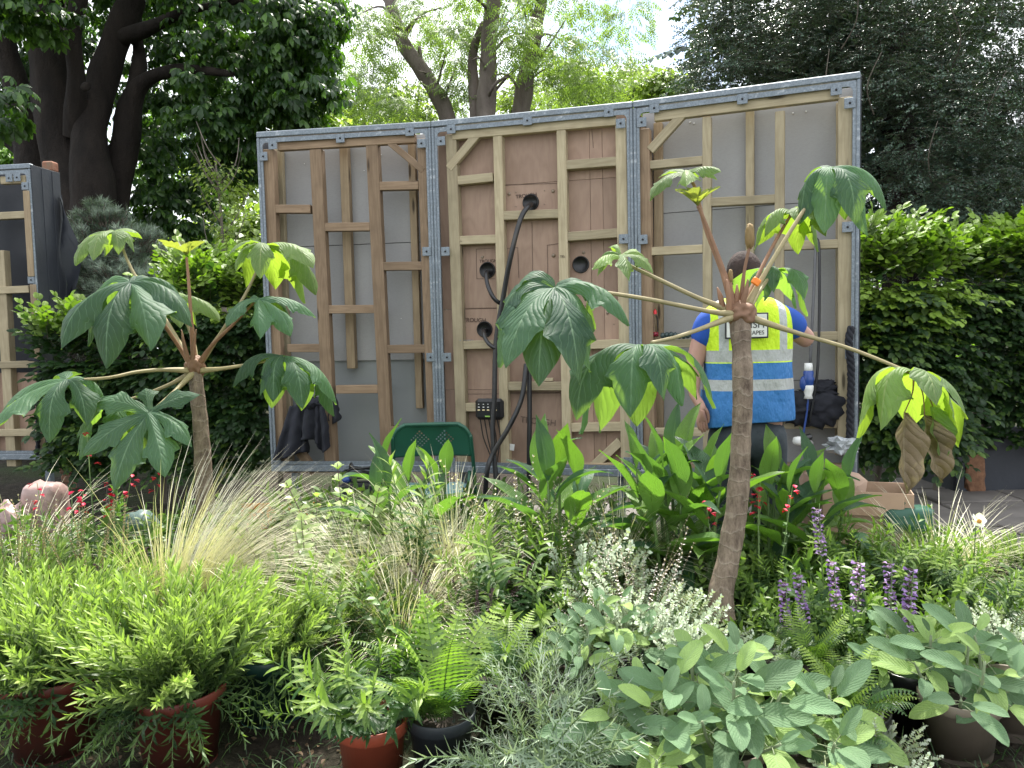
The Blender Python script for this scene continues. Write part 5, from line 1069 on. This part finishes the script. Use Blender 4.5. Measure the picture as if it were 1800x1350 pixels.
# ---- wallflowers
WF = [shoot(.30, 38, .066, .0062, LANCE, .32, b, .1, .0022, 1, .35, 4, 1., .15) for b in (.2, .4, .6)]
WFd = [shoot(.24, 26, .06, .0065, LANCE, .5, 1.2, .1, .002, 1, .5, 4, .45, .0)]
GW_ = 'narrow leaved bright green potted plants'
def wallflower(px, py, d, R, H, kind, label, n=95, nd=26, sc=(.75, 1.05), spread=.75, hh=None, potd=True):
    b0, zt = base_at(px, py, d); t = thing('wallflower_plant', b0, label, 'leafy pot plant', GW_)
    if kind: pot(t, R, H, kind)
    s = max(.55, (zt-H)/.30)*.97
    scatter(t, 'shoot', WF, fan2(n, R*1.25, H*.85, spread*.62, (0, 0, 0), 0, (s*sc[0], s*sc[1])), [L_wall, L_stem], 300)
    scatter(t, 'trailing_shoot', WFd, fan2(nd, R, H*.9, 1, (0, 0, 0), nd, (.7, 1.1)), [L_wall, L_stem], 300)
    scatter(t, 'side_shoot', WF, fan2(n//2, R*1.1, H*.85, 1.1, (0, -.1, 0), 0, (s*.55, s*.85)), [L_wall, L_stem], 300)
    return t
wallflower(78, 985, 2.55, .16, .27, 'red', 'bushy bright green plant in a wide terracotta pot at the left edge', 110)
wallflower(300, 985, 2.45, .145, .25, 'red', 'bushy bright green plant in the second wide terracotta pot, shoots trailing over its rim', 120, 34)
wallflower(470, 1010, 2.75, .15, .25, 'green', 'bright green narrow leaved plant in a dark green pot', 100)
wallflower(155, 955, 3.0, .14, .24, 'green', 'bright green plant behind and between the two terracotta pots', 90, 6)
wallflower(10, 950, 3.0, .14, .24, 'black', 'bright green plant at the far left edge behind the first pot', 80, 6)
wallflower(385, 985, 3.05, .14, .24, 'black', 'bright green plant behind the second pot, right of the feathery grass', 90, 6)
wallflower(560, 1030, 2.95, .14, .24, 'red', 'bright green plant behind the small terracotta pot', 80, 10)
wallflower(1795, 950, 3.6, .15, .24, 'black', 'bright green plant at the right edge beyond the white flower', 80, 6)
wallflower(660, 1000, 3.1, .12, .24, 'black', 'slim bright green plant behind the ferns', 60, 4)
DL = leafmat('fallen_leaf', (.09, .055, .03), (.17, .11, .06), (.18, .11, .06), .1, .8, var=.6)
dl = [simple(.06, .016, OVAL, 6, 3, .6, 1.2), simple(.05, .02, OVAL, 6, 3, .8, -1.0)]
b0, _z = base_at(78, 985, 2.55); t = thing('fallen_leaves', b0+Vector((0, 0, .235)), 'brown dead leaves lying in the left edge terracotta pot', 'dead leaves')
scatter(t, 'dead_leaf', dl, [mats_from((rnd(-.11, .11), rnd(-.12, -.02), rnd(.01, .04)), dirrand(), (rnd(-.5, .5), rnd(-.5, .5), 1), rnd(.7, 1.2)) for _ in range(22)], [DL], 300)
o = None
xf_ = []
for _ in range(520): p = P(rnd(-50, 1850), 675, rnd(1.95, 2.9)); xf_.append(mats_from((p.x, p.y, rnd(.005, .03)), (rnd(-1, 1), rnd(-1, 1), rnd(-.2, .3)), (rnd(-.5, .5), rnd(-.5, .5), 1), rnd(.25, .5)))
scatter(None, 'dead_leaf', dl, xf_, [DL], 0, 'leaf_litter')
# ---- lance leaved shrubs
VB = [shoot(.34, 11, .085, .0095, LANCE, .62, b, .15, .0025, 3, .7, 5, .9, .1, .4) for b in (.15, .4)]
VBt = [shoot(.55, 13, .075, .009, LANCE, .62, b, .2, .0028, 3, .6, 5, 1., .3, .4) for b in (.05, .2)]
def lance(px, py, d, R, H, kind, label, n, tall=0, spread=.5, group='lance leaved shrubs', m=None, sc=None, base_z=None):
    b0, zt = base_at(px, py, d); t = thing('lance_leaved_shrub', b0, label, 'shrub', group)
    if kind: pot(t, R, H, kind)
    L0 = .34; s = (zt-H)/L0*1.02
    scatter(t, 'shoot', VB, fan2(n, R, H*.85, spread, (0, 0, 0), 0, (s*.7, s*1.05)), [m or L_verb, L_stem], 300)
    scatter(t, 'shoot', VB, fan2(n//2, R, H*.85, 1.2, (0, 0, 0), 0, (s*.45, s*.75)), [m or L_verb, L_stem], 300)
    if tall: scatter(t, 'tall_shoot', VBt, fan2(tall, R*.6, H*.85, .25, (0, 0, 0), 0, ((zt-H)/.55*.85, (zt-H)/.55*1.02)), [m or L_verb, L_stem], 300)
    return t
lance(645, 1050, 2.3, .11, .21, 'terra', 'lance leaved shrub in the small terracotta pot, front centre left', 16, 0, .75)
lance(570, 960, 2.9, .1, .2, 'red', 'tall lance leaved shrub partly hiding a reddish pot', 14, 4, .5)
lance(900, 885, 3.1, .12, .2, 'black', 'tall lime green lance leaved shrub in the centre of the bed', 16, 5, .45)
lance(960, 930, 3.2, .12, .2, 'black', 'lance leaved shrub beside the tallest centre one', 14, 3, .6)
lance(725, 800, 3.3, .05, .3, None, 'single tall lance leaved stem in front of the green chair', 3, 0, .12)
lance(1520, 900, 3.3, .14, .2, 'black', 'dark willow leaved bush left of the white flower', 24, 3, .7)
lance(1620, 920, 3.2, .14, .2, 'black', 'willow leaved bush under the drooping brown leaf', 22, 3, .7)
lance(1700, 925, 3.1, .12, .2, 'black', 'reddish stemmed willow leaved bush carrying the white flower', 20, 3, .6)
lance(1380, 960, 3.2, .14, .2, 'black', 'leafy green bush right of the tall trunk', 24, 2, .7)
lance(480, 930, 3.5, .12, .15, None, 'green bush right of the feathery grass', 16, 0, .8)
# ---- sages: every leaf its own object
def leafobj_variants(prof, ratio, nt, ns, fold, n=4, droop=(.3, .8), wav=.05, petiole=.25, tips=(.2, .9)):
    out = []
    for k in range(n):
        gg = G(); r = random.random(); tp_ = tips[0]+(tips[1]-tips[0])*(k/(n-1))**2
        pts = [Vector((0, 0, 0)), Vector((0, petiole*.5, .01)), Vector((0, petiole, .0))]; gg.tube(pts, [.014, .011, .012], 5, 1, .5, cap=False)
        gg.leaf((0, petiole, 0), (0, 1, .05), (0, 0, 1), 1, ratio*rnd(.9, 1.1), prof, nt, ns, fold, rnd(*droop), tp_, 0, wav); out.append(gg)
    return out
SAGE = leafobj_variants(pr([(0, .25), (.1, .62), (.3, .95), (.5, 1), (.72, .85), (.88, .55), (.96, .28), (1, .04)]), .215, 12, 7, .3, 6, (.25, .9), .05, .35, (.15, 1.))
def sage(px, py, d, R, H, kind, label, n, spread, lmax, sx=1., group='broad leaved sages', stems=7, zlow=-.1):
    b0, zt = base_at(px, py, d); t = thing('sage_plant', b0, label, 'sage', group)
    if kind: pot(t, R, H, kind)
    xf = []
    hgt = zt-H
    for s in range(stems):
        a = s*2.4; q = sqrt((s+.3)/stems); o = Vector((cos(a)*sx, sin(a), 0)); top = o*spread*q*.8+Vector((0, 0, H+hgt*(1-.65*q*q)-lmax*.35)); b_ = o*R*.3+Vector((0, 0, H*.85))
        tubeob('stem', [b0+b_, b0+(b_+top)/2+o*.02, b0+top], [.006, .005, .004], S_sage, t, 6, 0, 3, 4)
        m_ = n//stems
        for i in range(m_):
            f = .25+.75*(i+1)/m_; p = b_.lerp(top, f); an = i*2.2+s; oo = Vector((cos(an), sin(an), 0)); el = .15+1.0*max(0, (f-.55)/.45)+rnd(-.25, .2)-.3*q
            L = lmax*(1-.5*max(0, (f-.7)/.3))*rnd(.5, 1.12); dd = oo+o*.25+Vector((0, -.2, el+.25*oo.y)); xf.append(mats_from(p, dd, Vector((0, -.75, 1))-oo*.2*(1 if el > .4 else .1), L))
    scatter(t, 'leaf', SAGE, xf, [L_sage, S_sage], 300); return t
S_sage = leafmat('sage_stem', (.22, .27, .15), (.3, .34, .2), (.2, .25, .15), .05, .8)
sage(1265, 1110, 2.2, .13, .18, 'beige', 'large broad leaved sage filling the front right centre', 122, .32, .172, 1.05, stems=13)
sage(1130, 1190, 2.12, .1, .14, 'beige', 'low sage at the left side of the large one, big leaves spreading', 40, .22, .18, 1, stems=4)
sage(1430, 1180, 2.2, .1, .14, 'beige', 'low sage right of the large front one', 42, .2, .17, 1, stems=4)
sage(1690, 1085, 2.4, .12, .20, 'beige', 'broad leaved sage in a grey beige pot at the lower right', 70, .26, .16, 1.1, stems=9)
sage(1600, 1085, 2.55, .1, .22, 'black', 'sage with upright leaves between the fern and the right pot', 40, .17, .145, 1, stems=5)
sage(1780, 1120, 2.5, .1, .2, 'beige', 'sage cut off by the right edge of the photo', 36, .2, .155, 1, stems=4)
sage(1075, 1030, 2.75, .11, .22, 'black', 'grey green sage left of the silver leaved plants', 44, .16, .135, 1, stems=6)
sage(1010, 1060, 2.65, .09, .2, 'black', 'smaller grey green sage beside the fern', 28, .14, .105, 1, stems=4)
# ---- ferns
def frond(L=.34, n=25, bend=1.0, W=.075, tip=.6):
    gg = G(); pts = curve(L, bend, 9, rnd(-.3, .3)); gg.tube(pts, [.0022*(1-.7*i/8) for i in range(9)], 4, 1, .3, cap=False)
    for i in range(n):
        t = .12+.86*i/(n-1); p, d = along(pts, t); x, y, z = frame(d, (0, 0, 1)); l = W*sin(pi*min(1, (t*.9+.12)))**.8*(1-.35*t)+.004
        for sx in (-1, 1):
            e = x*sx*.95+d*.35-z*.12; zz = [(q/24, max(.02, (1-q/24)**.7*.9+.1)*(1.0 if q % 2 else .38)) for q in range(25)]
            gg.leaf(p, e, z, l, .0085 if l > .03 else .006, pr(zz), 17, 3, .1, .35, min(1, tip*(.35+.85*t)), 0)
    return gg
FR = [frond(.34, 20, .9, .075, .95), frond(.32, 18, 1.2, .07, .5), frond(.36, 21, .6, .08, .8), frond(.3, 18, 1.4, .07, .25)]
def fern(px, py, d, R, H, kind, label, n, spread=.9, cut=1.0):
    b0, zt = base_at(px, py, d); t = thing('fern', b0, label, 'fern', 'ferns among the pots')
    if kind: pot(t, R, H, kind)
    s = max(.5, (zt-H)/.30); scatter(t, 'frond', FR, fan2(int(n*1.25), R*.5, H*.9, spread*.8, (0, -.05, 0), 0, (s*.55, s*.98)), [L_fern, L_stem], 300); return t
fern(768, 1040, 2.33, .105, .21, 'dark', 'lime green fern in a dark grey pot, front centre', 22)
fern(880, 1050, 2.6, .1, .2, 'black', 'fern with long pale fronds reaching right, behind the rosemary', 14)
fern(700, 1060, 2.7, .1, .2, 'black', 'fern half hidden behind the small terracotta pot', 10)
fern(1420, 1060, 2.65, .11, .2, 'black', 'bright fern right of the tall trunk foot', 16)
fern(1500, 1110, 2.4, .11, .16, 'black', 'darker fern between the two groups of sage', 16, 1.1)
fern(1460, 1150, 2.3, .1, .12, 'black', 'low dark fern above the small silver plant', 12, 1.3)
# ---- rosemary
RO = [shoot(.22, 24, .034, .0038, NEEDLE, .6, b, .08, .0022, 2, .1, 2, .9, .1, .35, .1) for b in (.3, .8, 1.3)]
def rosemary(px, py, d, R, H, kind, label, n, sc=1.):
    b0, zt = base_at(px, py, d); t = thing('rosemary_plant', b0, label, 'rosemary', 'rosemary plants')
    if kind: pot(t, R, H, kind)
    s = max(.6, (zt-H)/.22)*sc; scatter(t, 'sprig', RO, fan2(n, R, H*.85, 1.1, (0, -.1, 0), n//4, (s*.6, s*1.1)), [L_rosm, L_stem], 300)
rosemary(935, 1130, 2.15, .085, .11, 'beige', 'grey green rosemary in a beige pot at the bottom centre', 62)
rosemary(1020, 1185, 2.2, .085, .1, 'beige', 'rosemary in a second beige pot left of the large sage', 45)
rosemary(955, 1065, 2.45, .1, .2, 'black', 'grey rosemary behind the beige potted one', 40)
rosemary(880, 1215, 2.2, .08, .08, 'black', 'low rosemary sprawling by the dark grey pot', 22)
# ---- silver shrubs
SI = [shoot(.22, 24, .020, .0088, OVAL, .7, b, .05, .0015, 2, .3, 3, .9, .2, .3, .2) for b in (.2, .7)]
def silver(px, py, d, R, H, label, n, spread=.8, sc=1.):
    b0, zt = base_at(px, py, d); t = thing('silver_shrub', b0, label, 'silver shrub', 'small silver leaved shrubs')
    pot(t, R, H, 'black'); s = max(.5, (zt-H)/.22)*sc; scatter(t, 'sprig', SI, fan2(n, R, H*.8, spread, (0, 0, 0), 0, (s*.6, s*1.1)), [L_silver, L_dry], 300)
silver(1165, 1010, 2.85, .12, .2, 'silver leaved shrub left of the tall trunk foot', 120)
silver(1090, 975, 3.0, .12, .2, 'wispy silver shrub in the middle of the bed', 110)
silver(1215, 1065, 2.7, .1, .2, 'silver shrub immediately in front of the trunk foot', 70)
silver(1550, 1235, 2.15, .1, .07, 'tiny leaved silver plant at the bottom right', 90, 1.3, .8)
silver(1760, 1030, 2.8, .1, .2, 'silver shrub by the right edge', 50)
silver(1130, 1130, 2.45, .08, .2, 'silver leaved sprig rising left of the large sage', 26)
silver(1010, 900, 3.3, .1, .2, 'thin silver shrub below the centre broad leaves', 50, .6)
silver(1350, 1090, 2.7, .08, .2, 'pale silver sprigs right of the trunk foot', 26)
# ---- wispy flowering stems
WI = [shoot(.45, 17, .010, .0032, OVAL, .8, b, .35, .0012, 2, .3, 3, 1, .6, .2, .2) for b in (.1, .5)]
def wispy(px, py, d, n, label, m=F_pinkw, spread=.4):
    b0, zt = base_at(px, py, d); t = thing('wispy_flower_plant', b0, label, 'flowering plant', 'thin stems with tiny pale flowers'); s = zt/.45*.95
    scatter(t, 'flower_stem', WI, fan2(n, .06, 0.03, spread, (0, 0, 0), 0, (s*.75, s*1.1)), [m, L_dry], 300)
for a in ((905, 800, 3.5, 16, 'thin pale flowered stems before the pipes'), (840, 850, 3.5, 16, 'thin flowered stems left of the pipes'), (1000, 860, 3.3, 16, 'thin pale stems beneath the central canna'), (1130, 920, 3.1, 20, 'airy grey stems left of the dark leafed clump'), (1080, 960, 2.9, 16, 'airy pale stems above the grey sage'), (60, 880, 3.6, 18, 'dry wispy stems at the left edge before the pink sacks'), (790, 930, 3.2, 14, 'brown seeded wispy stems in the blond grass')): wispy(*a)
# ---- feather grass
def stipa(px, py, d, lean, label, n=420, blond=.5, width=.4, stiff=1.0):
    n = int(n*2.1); blond = min(1, blond+.1)
    b0, zt = base_at(px, py, d); t = thing('feather_grass', b0, label, 'ornamental grass', 'feathery blond grasses')
    gg = G()
    for i in range(n):
        a = rnd(0, 6.28); o = Vector((cos(a), sin(a), 0)); q = random.random(); L = zt*rnd(.6, 1.3); d0 = Vector((0, 0, 1))+o*width*q+Vector(lean)*.35; x, y, z = frame(d0, -(o*.6+Vector(lean)*1.2)+Vector((0, 0, .01)))
        gg.leaf(o*.05*random.random(), d0, Vector((0, 0, 1))-o*.5-Vector(lean)*1.0, L, .0014, NEEDLE, 8, 2, 0, rnd(.6, 1.9)*stiff, min(1, max(0, blond+rnd(-.35, .35))), 0)
    for k in range(0, len(gg.T), 16):
        for j in range(16): gg.T[k+j] = min(1, gg.T[k+j]*.35+ (j//2)/7*gg.T[k+j]*1.3)
    o = link('grass_blades', gg.mesh('grass_blades', [L_stipa]), t); o['kind'] = 'stuff'
stipa(285, 828, 3.15, (.55, 0, 0), 'large blond feather grass sweeping right, left of centre', 600, .85, .3, .85)
stipa(640, 900, 3.4, (-.35, 0, 0), 'feather grass arching left behind the lance leaved shrub', 420, .7)
stipa(730, 915, 3.3, (.2, 0, 0), 'pale feather grass in the middle of the bed', 520, .85)
stipa(790, 830, 3.5, (-.35, 0, 0), 'green tinged feather grass in front of the chair seat', 320, .35, .2)
stipa(1085, 850, 3.6, (.25, 0, 0), 'feather grass left of the dark leafed clump', 360, .55, .35)
stipa(1650, 870, 3.6, (-.1, 0, 0), 'feather grass right of the cardboard box', 380, .5, .6)
stipa(1730, 900, 3.7, (-.3, 0, 0), 'thin feather grass beside the paving at right', 160, .55, .7)
stipa(20, 830, 3.7, (.2, 0, 0), 'dry sparse grass at the left edge', 120, 1., .5)
stipa(700, 985, 3.0, (.1, 0, 0), 'bleached feather grass behind the ferns', 380, .9, .4)
# ---- canna-like broad leaves: each leaf an object
CAN = leafobj_variants(pr([(0, .15), (.1, .45), (.28, .9), (.42, 1), (.6, .85), (.78, .52), (.92, .17), (1, .01)]), .165, 14, 7, .5, 6, (.3, 1.8), .07, .12, (.2, 1.))
def canna(px, py, d, n, label, lmax=.3, spread=.14, stems=5):
    b0, zt = base_at(px, py, d); t = thing('canna_plant', b0, label, 'canna', 'broad leaved cannas'); xf = []
    for s in range(stems):
        a = s*2.4+px; q = sqrt((s+.4)/stems); o = Vector((cos(a), sin(a), 0)); b_ = o*spread*.5*q; top = o*spread*q+Vector((0, 0, zt*rnd(.72, .92)-lmax*.3)); tubeob('stem', [b0+b_, b0+b_.lerp(top, .5), b0+top], [.011, .009, .005], L_stem, t, 8, 0, 3, 4)
        m_ = n//stems
        for i in range(m_):
            f = .22+.78*(i+1)/m_; p = b_.lerp(top, f); an = a+i*2.6+rnd(-.3, .3); oo = Vector((cos(an), sin(an), 0)); el = .5+1.6*max(0, f-.6)/.4+rnd(-.2, .3); L = lmax*rnd(.7, 1.05)*(1-.2*max(0, f-.8)/.2)
            if i == m_-1: el = 5
            xf.append(mats_from(p, oo+Vector((0, 0, el)), Vector((0, 0, 1))-oo*.9, L))
    scatter(t, 'leaf', CAN, xf, [L_canna, L_stem], 300)
canna(705, 790, 3.75, 30, 'broad leaved canna in front of the green chair', .36, .28, 6)
canna(975, 750, 3.5, 28, 'bright upright canna under the big drooping leaf', .37, .15, 5)
canna(1195, 750, 3.45, 84, 'largest dark canna clump left of the tall trunk', .36, .24, 10)
canna(1355, 780, 3.5, 30, 'canna immediately right of the tall trunk', .34, .15, 5)
canna(1425, 800, 3.6, 36, 'canna in front of the brown sack', .34, .2, 6)
# ---- salvias
def spike():
    gg = G(); gg.tube([(0, 0, 0), (0, .2, 0), (.01, .42, 0)], [.003, .003, .0015], 5, 2, .5)
    for i in range(13):
        y = .22+.0145*i
        for k in range(5):
            a = rnd(0, 6.28); e = Vector((cos(a), .5, sin(a))); gg.leaf((0, y, 0), e, (0, 1, 0), .014, .005, OVAL, 3, 3, .5, .4, .5, 3)
            if random.random() < .75: gg.leaf(Vector((cos(a)*.009, y+.004, sin(a)*.009)), e, (0, 1, .2), .016, .009, OBOV, 4, 3, .5, .9, rnd(0, 1), 0)
    return gg
SPK = [spike(), spike()]; LS = [shoot(.26, 12, .07, .012, LANCE, .6, .3, .1, .002, 2, .5, 4, .6, .1)]
for px_, py_, d_, n_, lab in ((1452, 885, 2.95, 1, 'tallest purple salvia spike above the fern'), (1480, 975, 2.85, 2, 'purple salvia spikes right of the tallest one'), (1385, 1010, 2.85, 1, 'short purple salvia spike nearest the trunk'), (1428, 1000, 2.8, 1, 'purple salvia spike second from the trunk'), (1570, 985, 2.75, 2, 'purple salvia spikes above the right sage'), (1592, 1035, 2.7, 1, 'small purple spike just above the right sage')):
    b0, zt = base_at(px_, py_, d_); t = thing('purple_salvia', b0, lab, 'salvia', 'purple flowering salvias')
    for k in range(n_):
        s = 1.0+.1*k; m_ = mats_from((.05*k, 0, zt-.42*s), (rnd(-.12, .02), rnd(-.1, .1), 1), (0, -1, .2), s); link('flower_spike', SPK[k].mesh('flower_spike', [F_purple, L_stem, L_stem, F_calyx]), t, m_)
        tubeob('stem', [b0, b0+Vector((.05*k, 0, zt-.41*s))], .003, L_stem, t, 5)
    scatter(t, 'leafy_shoot', LS, fan2(12, .06, .05, .4, (0, 0, 0), 0, ((zt)/.5, zt/.42)), [L_verb, L_stem], 300)
def redsal():
    gg = G(); gg.tube([(0, 0, 0), (0, .25, 0), (.01, .5, 0)], [.002, .002, .001], 4, 1, .5)
    for i in range(9):
        y = .14+.03*i
        for sx in (-1, 1): gg.leaf((0, y, 0), (sx, .4, rnd(-.6, .6)), (0, 1, 0), .024, .007, OVAL, 3, 3, .2, .4, .4, 2)
    for i in range(5):
        y = .42+.02*i; a = rnd(0, 6.28); e = Vector((cos(a), .3, sin(a)))
        for q in range(3): gg.leaf(Vector((cos(a)*.004, y, sin(a)*.004)), e+Vector((rnd(-.3, .3), rnd(-.5, .2), rnd(-.3, .3))), (0, 1, 0), .02, .0065, OBOV, 4, 3, .3, .6, .5, 0)
    return gg
RS = [redsal(), redsal(), redsal()]
for px_, py_, d_, n_, lab in ((98, 805, 3.6, 3, 'red flowered salvia before the upright pink sack'), (150, 775, 3.7, 2, 'red flowered salvia under the big left leaves'), (210, 825, 3.6, 3, 'red flowered salvia beside the grey green sack'), (1268, 860, 3.3, 2, 'red salvia left of the tall trunk'), (1340, 845, 3.2, 3, 'red flowered salvia right of the tall trunk')):
    b0, zt = base_at(px_, py_, d_); t = thing('red_salvia', b0, lab, 'salvia', 'red flowering salvias'); s = zt/.5
    scatter(t, 'flower_stem', RS, fan2(n_, .06, 0, .28, (0, 0, 0), 0, (s*.8, s*1.05)), [F_red, L_stem, L_small], 300)
# dark purple small salvias
DP = [shoot(.4, 26, .014, .005, OVAL, .7, .2, .45, .0016, 2, .3, 3, .8, .2, .2)]
for px_, py_, d_, lab in ((430, 900, 3.6, 'dark purple flowered plant right of the big feather grass'), (245, 930, 3.4, 'dark purple flowered plant left of the big feather grass'), (830, 960, 3.1, 'dark violet flower stems in the bed centre')):
    b0, zt = base_at(px_, py_, d_); t = thing('dark_salvia', b0, lab, 'salvia', 'dark purple salvias'); s = zt/.4
    scatter(t, 'flower_stem', DP, fan2(26, .1, 0, .5, (0, 0, 0), 0, (s*.7, s*1.05)), [F_calyx, L_stem], 300); scatter(t, 'shoot', VB, fan2(14, .08, 0, .8, (0, 0, 0), 0, (s*.6, s*.9)), [L_small, L_stem], 300)
# ---- rose with variegated leaves
RZ = [shoot(.5, 9, .05, .016, OVAL, .75, .15, .3, .003, 3, .5, 4, 1., .2, .3, smat=1)]
b0, zt = base_at(605, 780, 3.7); t = thing('variegated_shrub', b0, 'shrub with pale variegated leaves on dark stems before the left unit', 'shrub', 'variegated shrubs'); scatter(t, 'shoot', RZ, fan2(14, .08, 0, .35, (0, 0, 0), 0, (zt*1.2, zt*2.)), [L_rose, F_calyx], 300)
b0, zt = base_at(540, 850, 3.5); t = thing('variegated_shrub', b0, 'low variegated shrub in front of the amber crate', 'shrub', 'variegated shrubs'); scatter(t, 'shoot', RZ, fan2(20, .1, 0, .6, (0, 0, 0), 0, (zt*1.2, zt*2.)), [L_rose, F_calyx], 300)
# ---- white flower
wf = thing('white_flower', P(1718, 915, 3.0), 'single white open flower with yellow centre at the right', 'flower'); gg = G()
for k in range(5): a = k*1.257; gg.leaf((0, 0, 0), (cos(a)*.8, -.5+.3*sin(a), sin(a)*.8+.2), (.3, -.7, .8), .032, .018, OBOV, 5, 5, .15, .3, .5, 0, .1)
link('petals', gg.mesh('petals', [F_white]), wf); blob('flower_centre', (0, -.012, 0), (.009, .007, .009), M_yellow, wf, sub=2); tubeob('stem', [Vector((wf.location.x, wf.location.y+.03, 0)), wf.location+Vector((0, .01, -.005))], .002, L_stem, wf, 5)
# ---- yellowish seed spikes left
SS = [shoot(.5, 26, .012, .004, OVAL, .35, .1, .55, .002, 2, .2, 3, .9, .4, .3)]
for px_, py_, lab in ((100, 870, 'green seed spikes above the left potted plants'), (190, 890, 'seed spikes left of the feather grass'), (15, 900, 'seed spikes at the left edge')):
    b0, zt = base_at(px_, py_, 3.15); t = thing('seed_spikes', b0, lab, 'seed heads', 'tan green seed spikes'); scatter(t, 'seed_spike', SS, fan2(8, .1, 0, .2, (0, 0, 0), 0, (zt*1.8, zt*2.05)), [L_dry, L_stem], 300)
# ---- filler plants across the bed, each a small bush of its own
FL = [shoot(.3, 16, .04, .010, OVAL, .65, b, .1, .002, 2, .5, 4, .9, .1, .3) for b in (.2, .6)]
FL2 = [shoot(.3, 14, .055, .008, LANCE, .6, b, .1, .002, 2, .5, 4, .9, .1, .3) for b in (.3, .7)]
USED = {}
ADJ = ['', 'second ', 'third ', 'fourth ', 'fifth ', 'sixth ', 'seventh ', 'eighth ']
where = ['between the front pots', 'in the second row', 'in the middle of the bed', 'towards the back of the bed']
fill = [(120, 915, 3.4), (240, 960, 3.3), (40, 930, 3.8), (300, 900, 3.9), (450, 960, 3.2), (520, 940, 3.4), (600, 900, 3.6), (670, 930, 3.6), (560, 990, 3.1), (640, 990, 3.2), (850, 950, 3.4), (800, 1000, 2.95), (930, 990, 3.0), (1000, 960, 3.3), (1060, 930, 3.6), (1240, 950, 3.3), (1330, 920, 3.4), (1410, 930, 3.4), (1380, 1000, 3.0), (1480, 940, 3.5), (1560, 960, 3.4), (1640, 1000, 3.0), (1720, 990, 3.1), (1780, 980, 3.2), (1300, 1010, 3.1), (1340, 1050, 2.8), (1230, 1010, 3.1), (1590, 1030, 2.9), (880, 900, 3.8), (1130, 900, 3.8), (480, 880, 4.0), (760, 900, 3.8), (1500, 1000, 3.0), (1680, 950, 3.5), (180, 860, 4.0), (700, 1000, 2.9), (570, 835, 4.1), (640, 835, 4.0), (690, 822, 4.1), (760, 818, 4.15), (830, 838, 4.0), (900, 842, 4.0), (960, 850, 4.0), (1060, 840, 4.1), (510, 850, 4.1), (-90, 900, 3.6), (-230, 930, 3.4), (-150, 1010, 2.9), (-330, 960, 3.6), (1900, 960, 3.3), (1990, 1010, 3.1), (2080, 980, 3.7), (110, 880, 4.2), (310, 868, 4.2), (1290, 880, 3.7), (1640, 900, 4.0), (1530, 900, 3.7), (400, 868, 4.3)]
for k, (px_, py_, d_) in enumerate(fill):
    b0, zt = base_at(px_, py_, d_); s = zt/.30
    side = 'left' if px_ < 600 else 'centre' if px_ < 1200 else 'right'
    near = min(((abs(px_-q[0])+abs(py_-q[1])*.5, q[2]) for q in ((320, 900, 'by the big feather grass'), (60, 1000, 'behind the left edge pot plant'), (655, 1100, 'above the small terracotta pot'), (900, 900, 'near the tall centre shrub'), (1265, 1000, 'beside the tall trunk foot'), (1500, 900, 'near the dark willow leaved bush'), (1720, 918, 'near the white flower'), (1195, 850, 'below the large dark canna'), (705, 850, 'below the green chair'), (1425, 850, 'below the brown sack'), (1165, 1040, 'near the silver shrub'), (480, 1010, 'behind the dark green pot'))))[1]
    key_ = f'{"rounded" if k % 2 else "narrow"} leaved low bush {near}'; USED[key_] = USED.get(key_, 0)+1
    t = thing('small_bush', b0, ADJ[USED[key_]-1]+key_, 'bush', 'low green filler plants')
    scatter(t, 'shoot', FL if k % 2 else FL2, fan2(34, .14, 0, .8, (0, 0, 0), 0, (s*.65, s*1.05)), [L_small if k % 3 else L_verb, L_stem], 300)
# ---- loose soil mound of clippings at left back, ground grass
gg = G()
for i in range(5200):
    d_ = 1.9+random.random()**1.3*2.2; p = P(rnd(-80, 1900), 675, d_); h_ = rnd(.04, .12); a = rnd(0, 6.28)
    if d_ > 2.9 and random.random() < .5: continue
    gg.leaf((p.x, p.y, 0), (cos(a)*.5, sin(a)*.5, 1), (-cos(a), -sin(a), .3), h_, .002, NEEDLE, 4, 2, 0, rnd(.3, 1.5), rnd(0, .6), 0)
L_grass = leafmat('lawn_grass', (.03, .065, .02), (.10, .16, .05), (.05, .1, .03), .25, .5, var=.6)
o = link('grass', gg.mesh('grass', [L_grass])); o['kind'] = 'stuff'
gg = G()
for i in range(26000):
    d_ = rnd(2.7, 4.6); p = P(rnd(-150, 1950), 675, d_); a = rnd(0, 6.28); h_ = rnd(.0, .10)+.07*mnoise.noise(Vector((p.x*3, p.y*3, 0)))
    gg.leaf((p.x, p.y, max(.01, h_)), (cos(a), sin(a), rnd(-.2, .9)), (0, 0, 1), rnd(.02, .045), rnd(.006, .012), OVAL, 3, 2, 0, .5, rnd(0, .5), 0)
o = link('ground_cover', gg.mesh('ground_cover', [L_small])); o['kind'] = 'stuff'
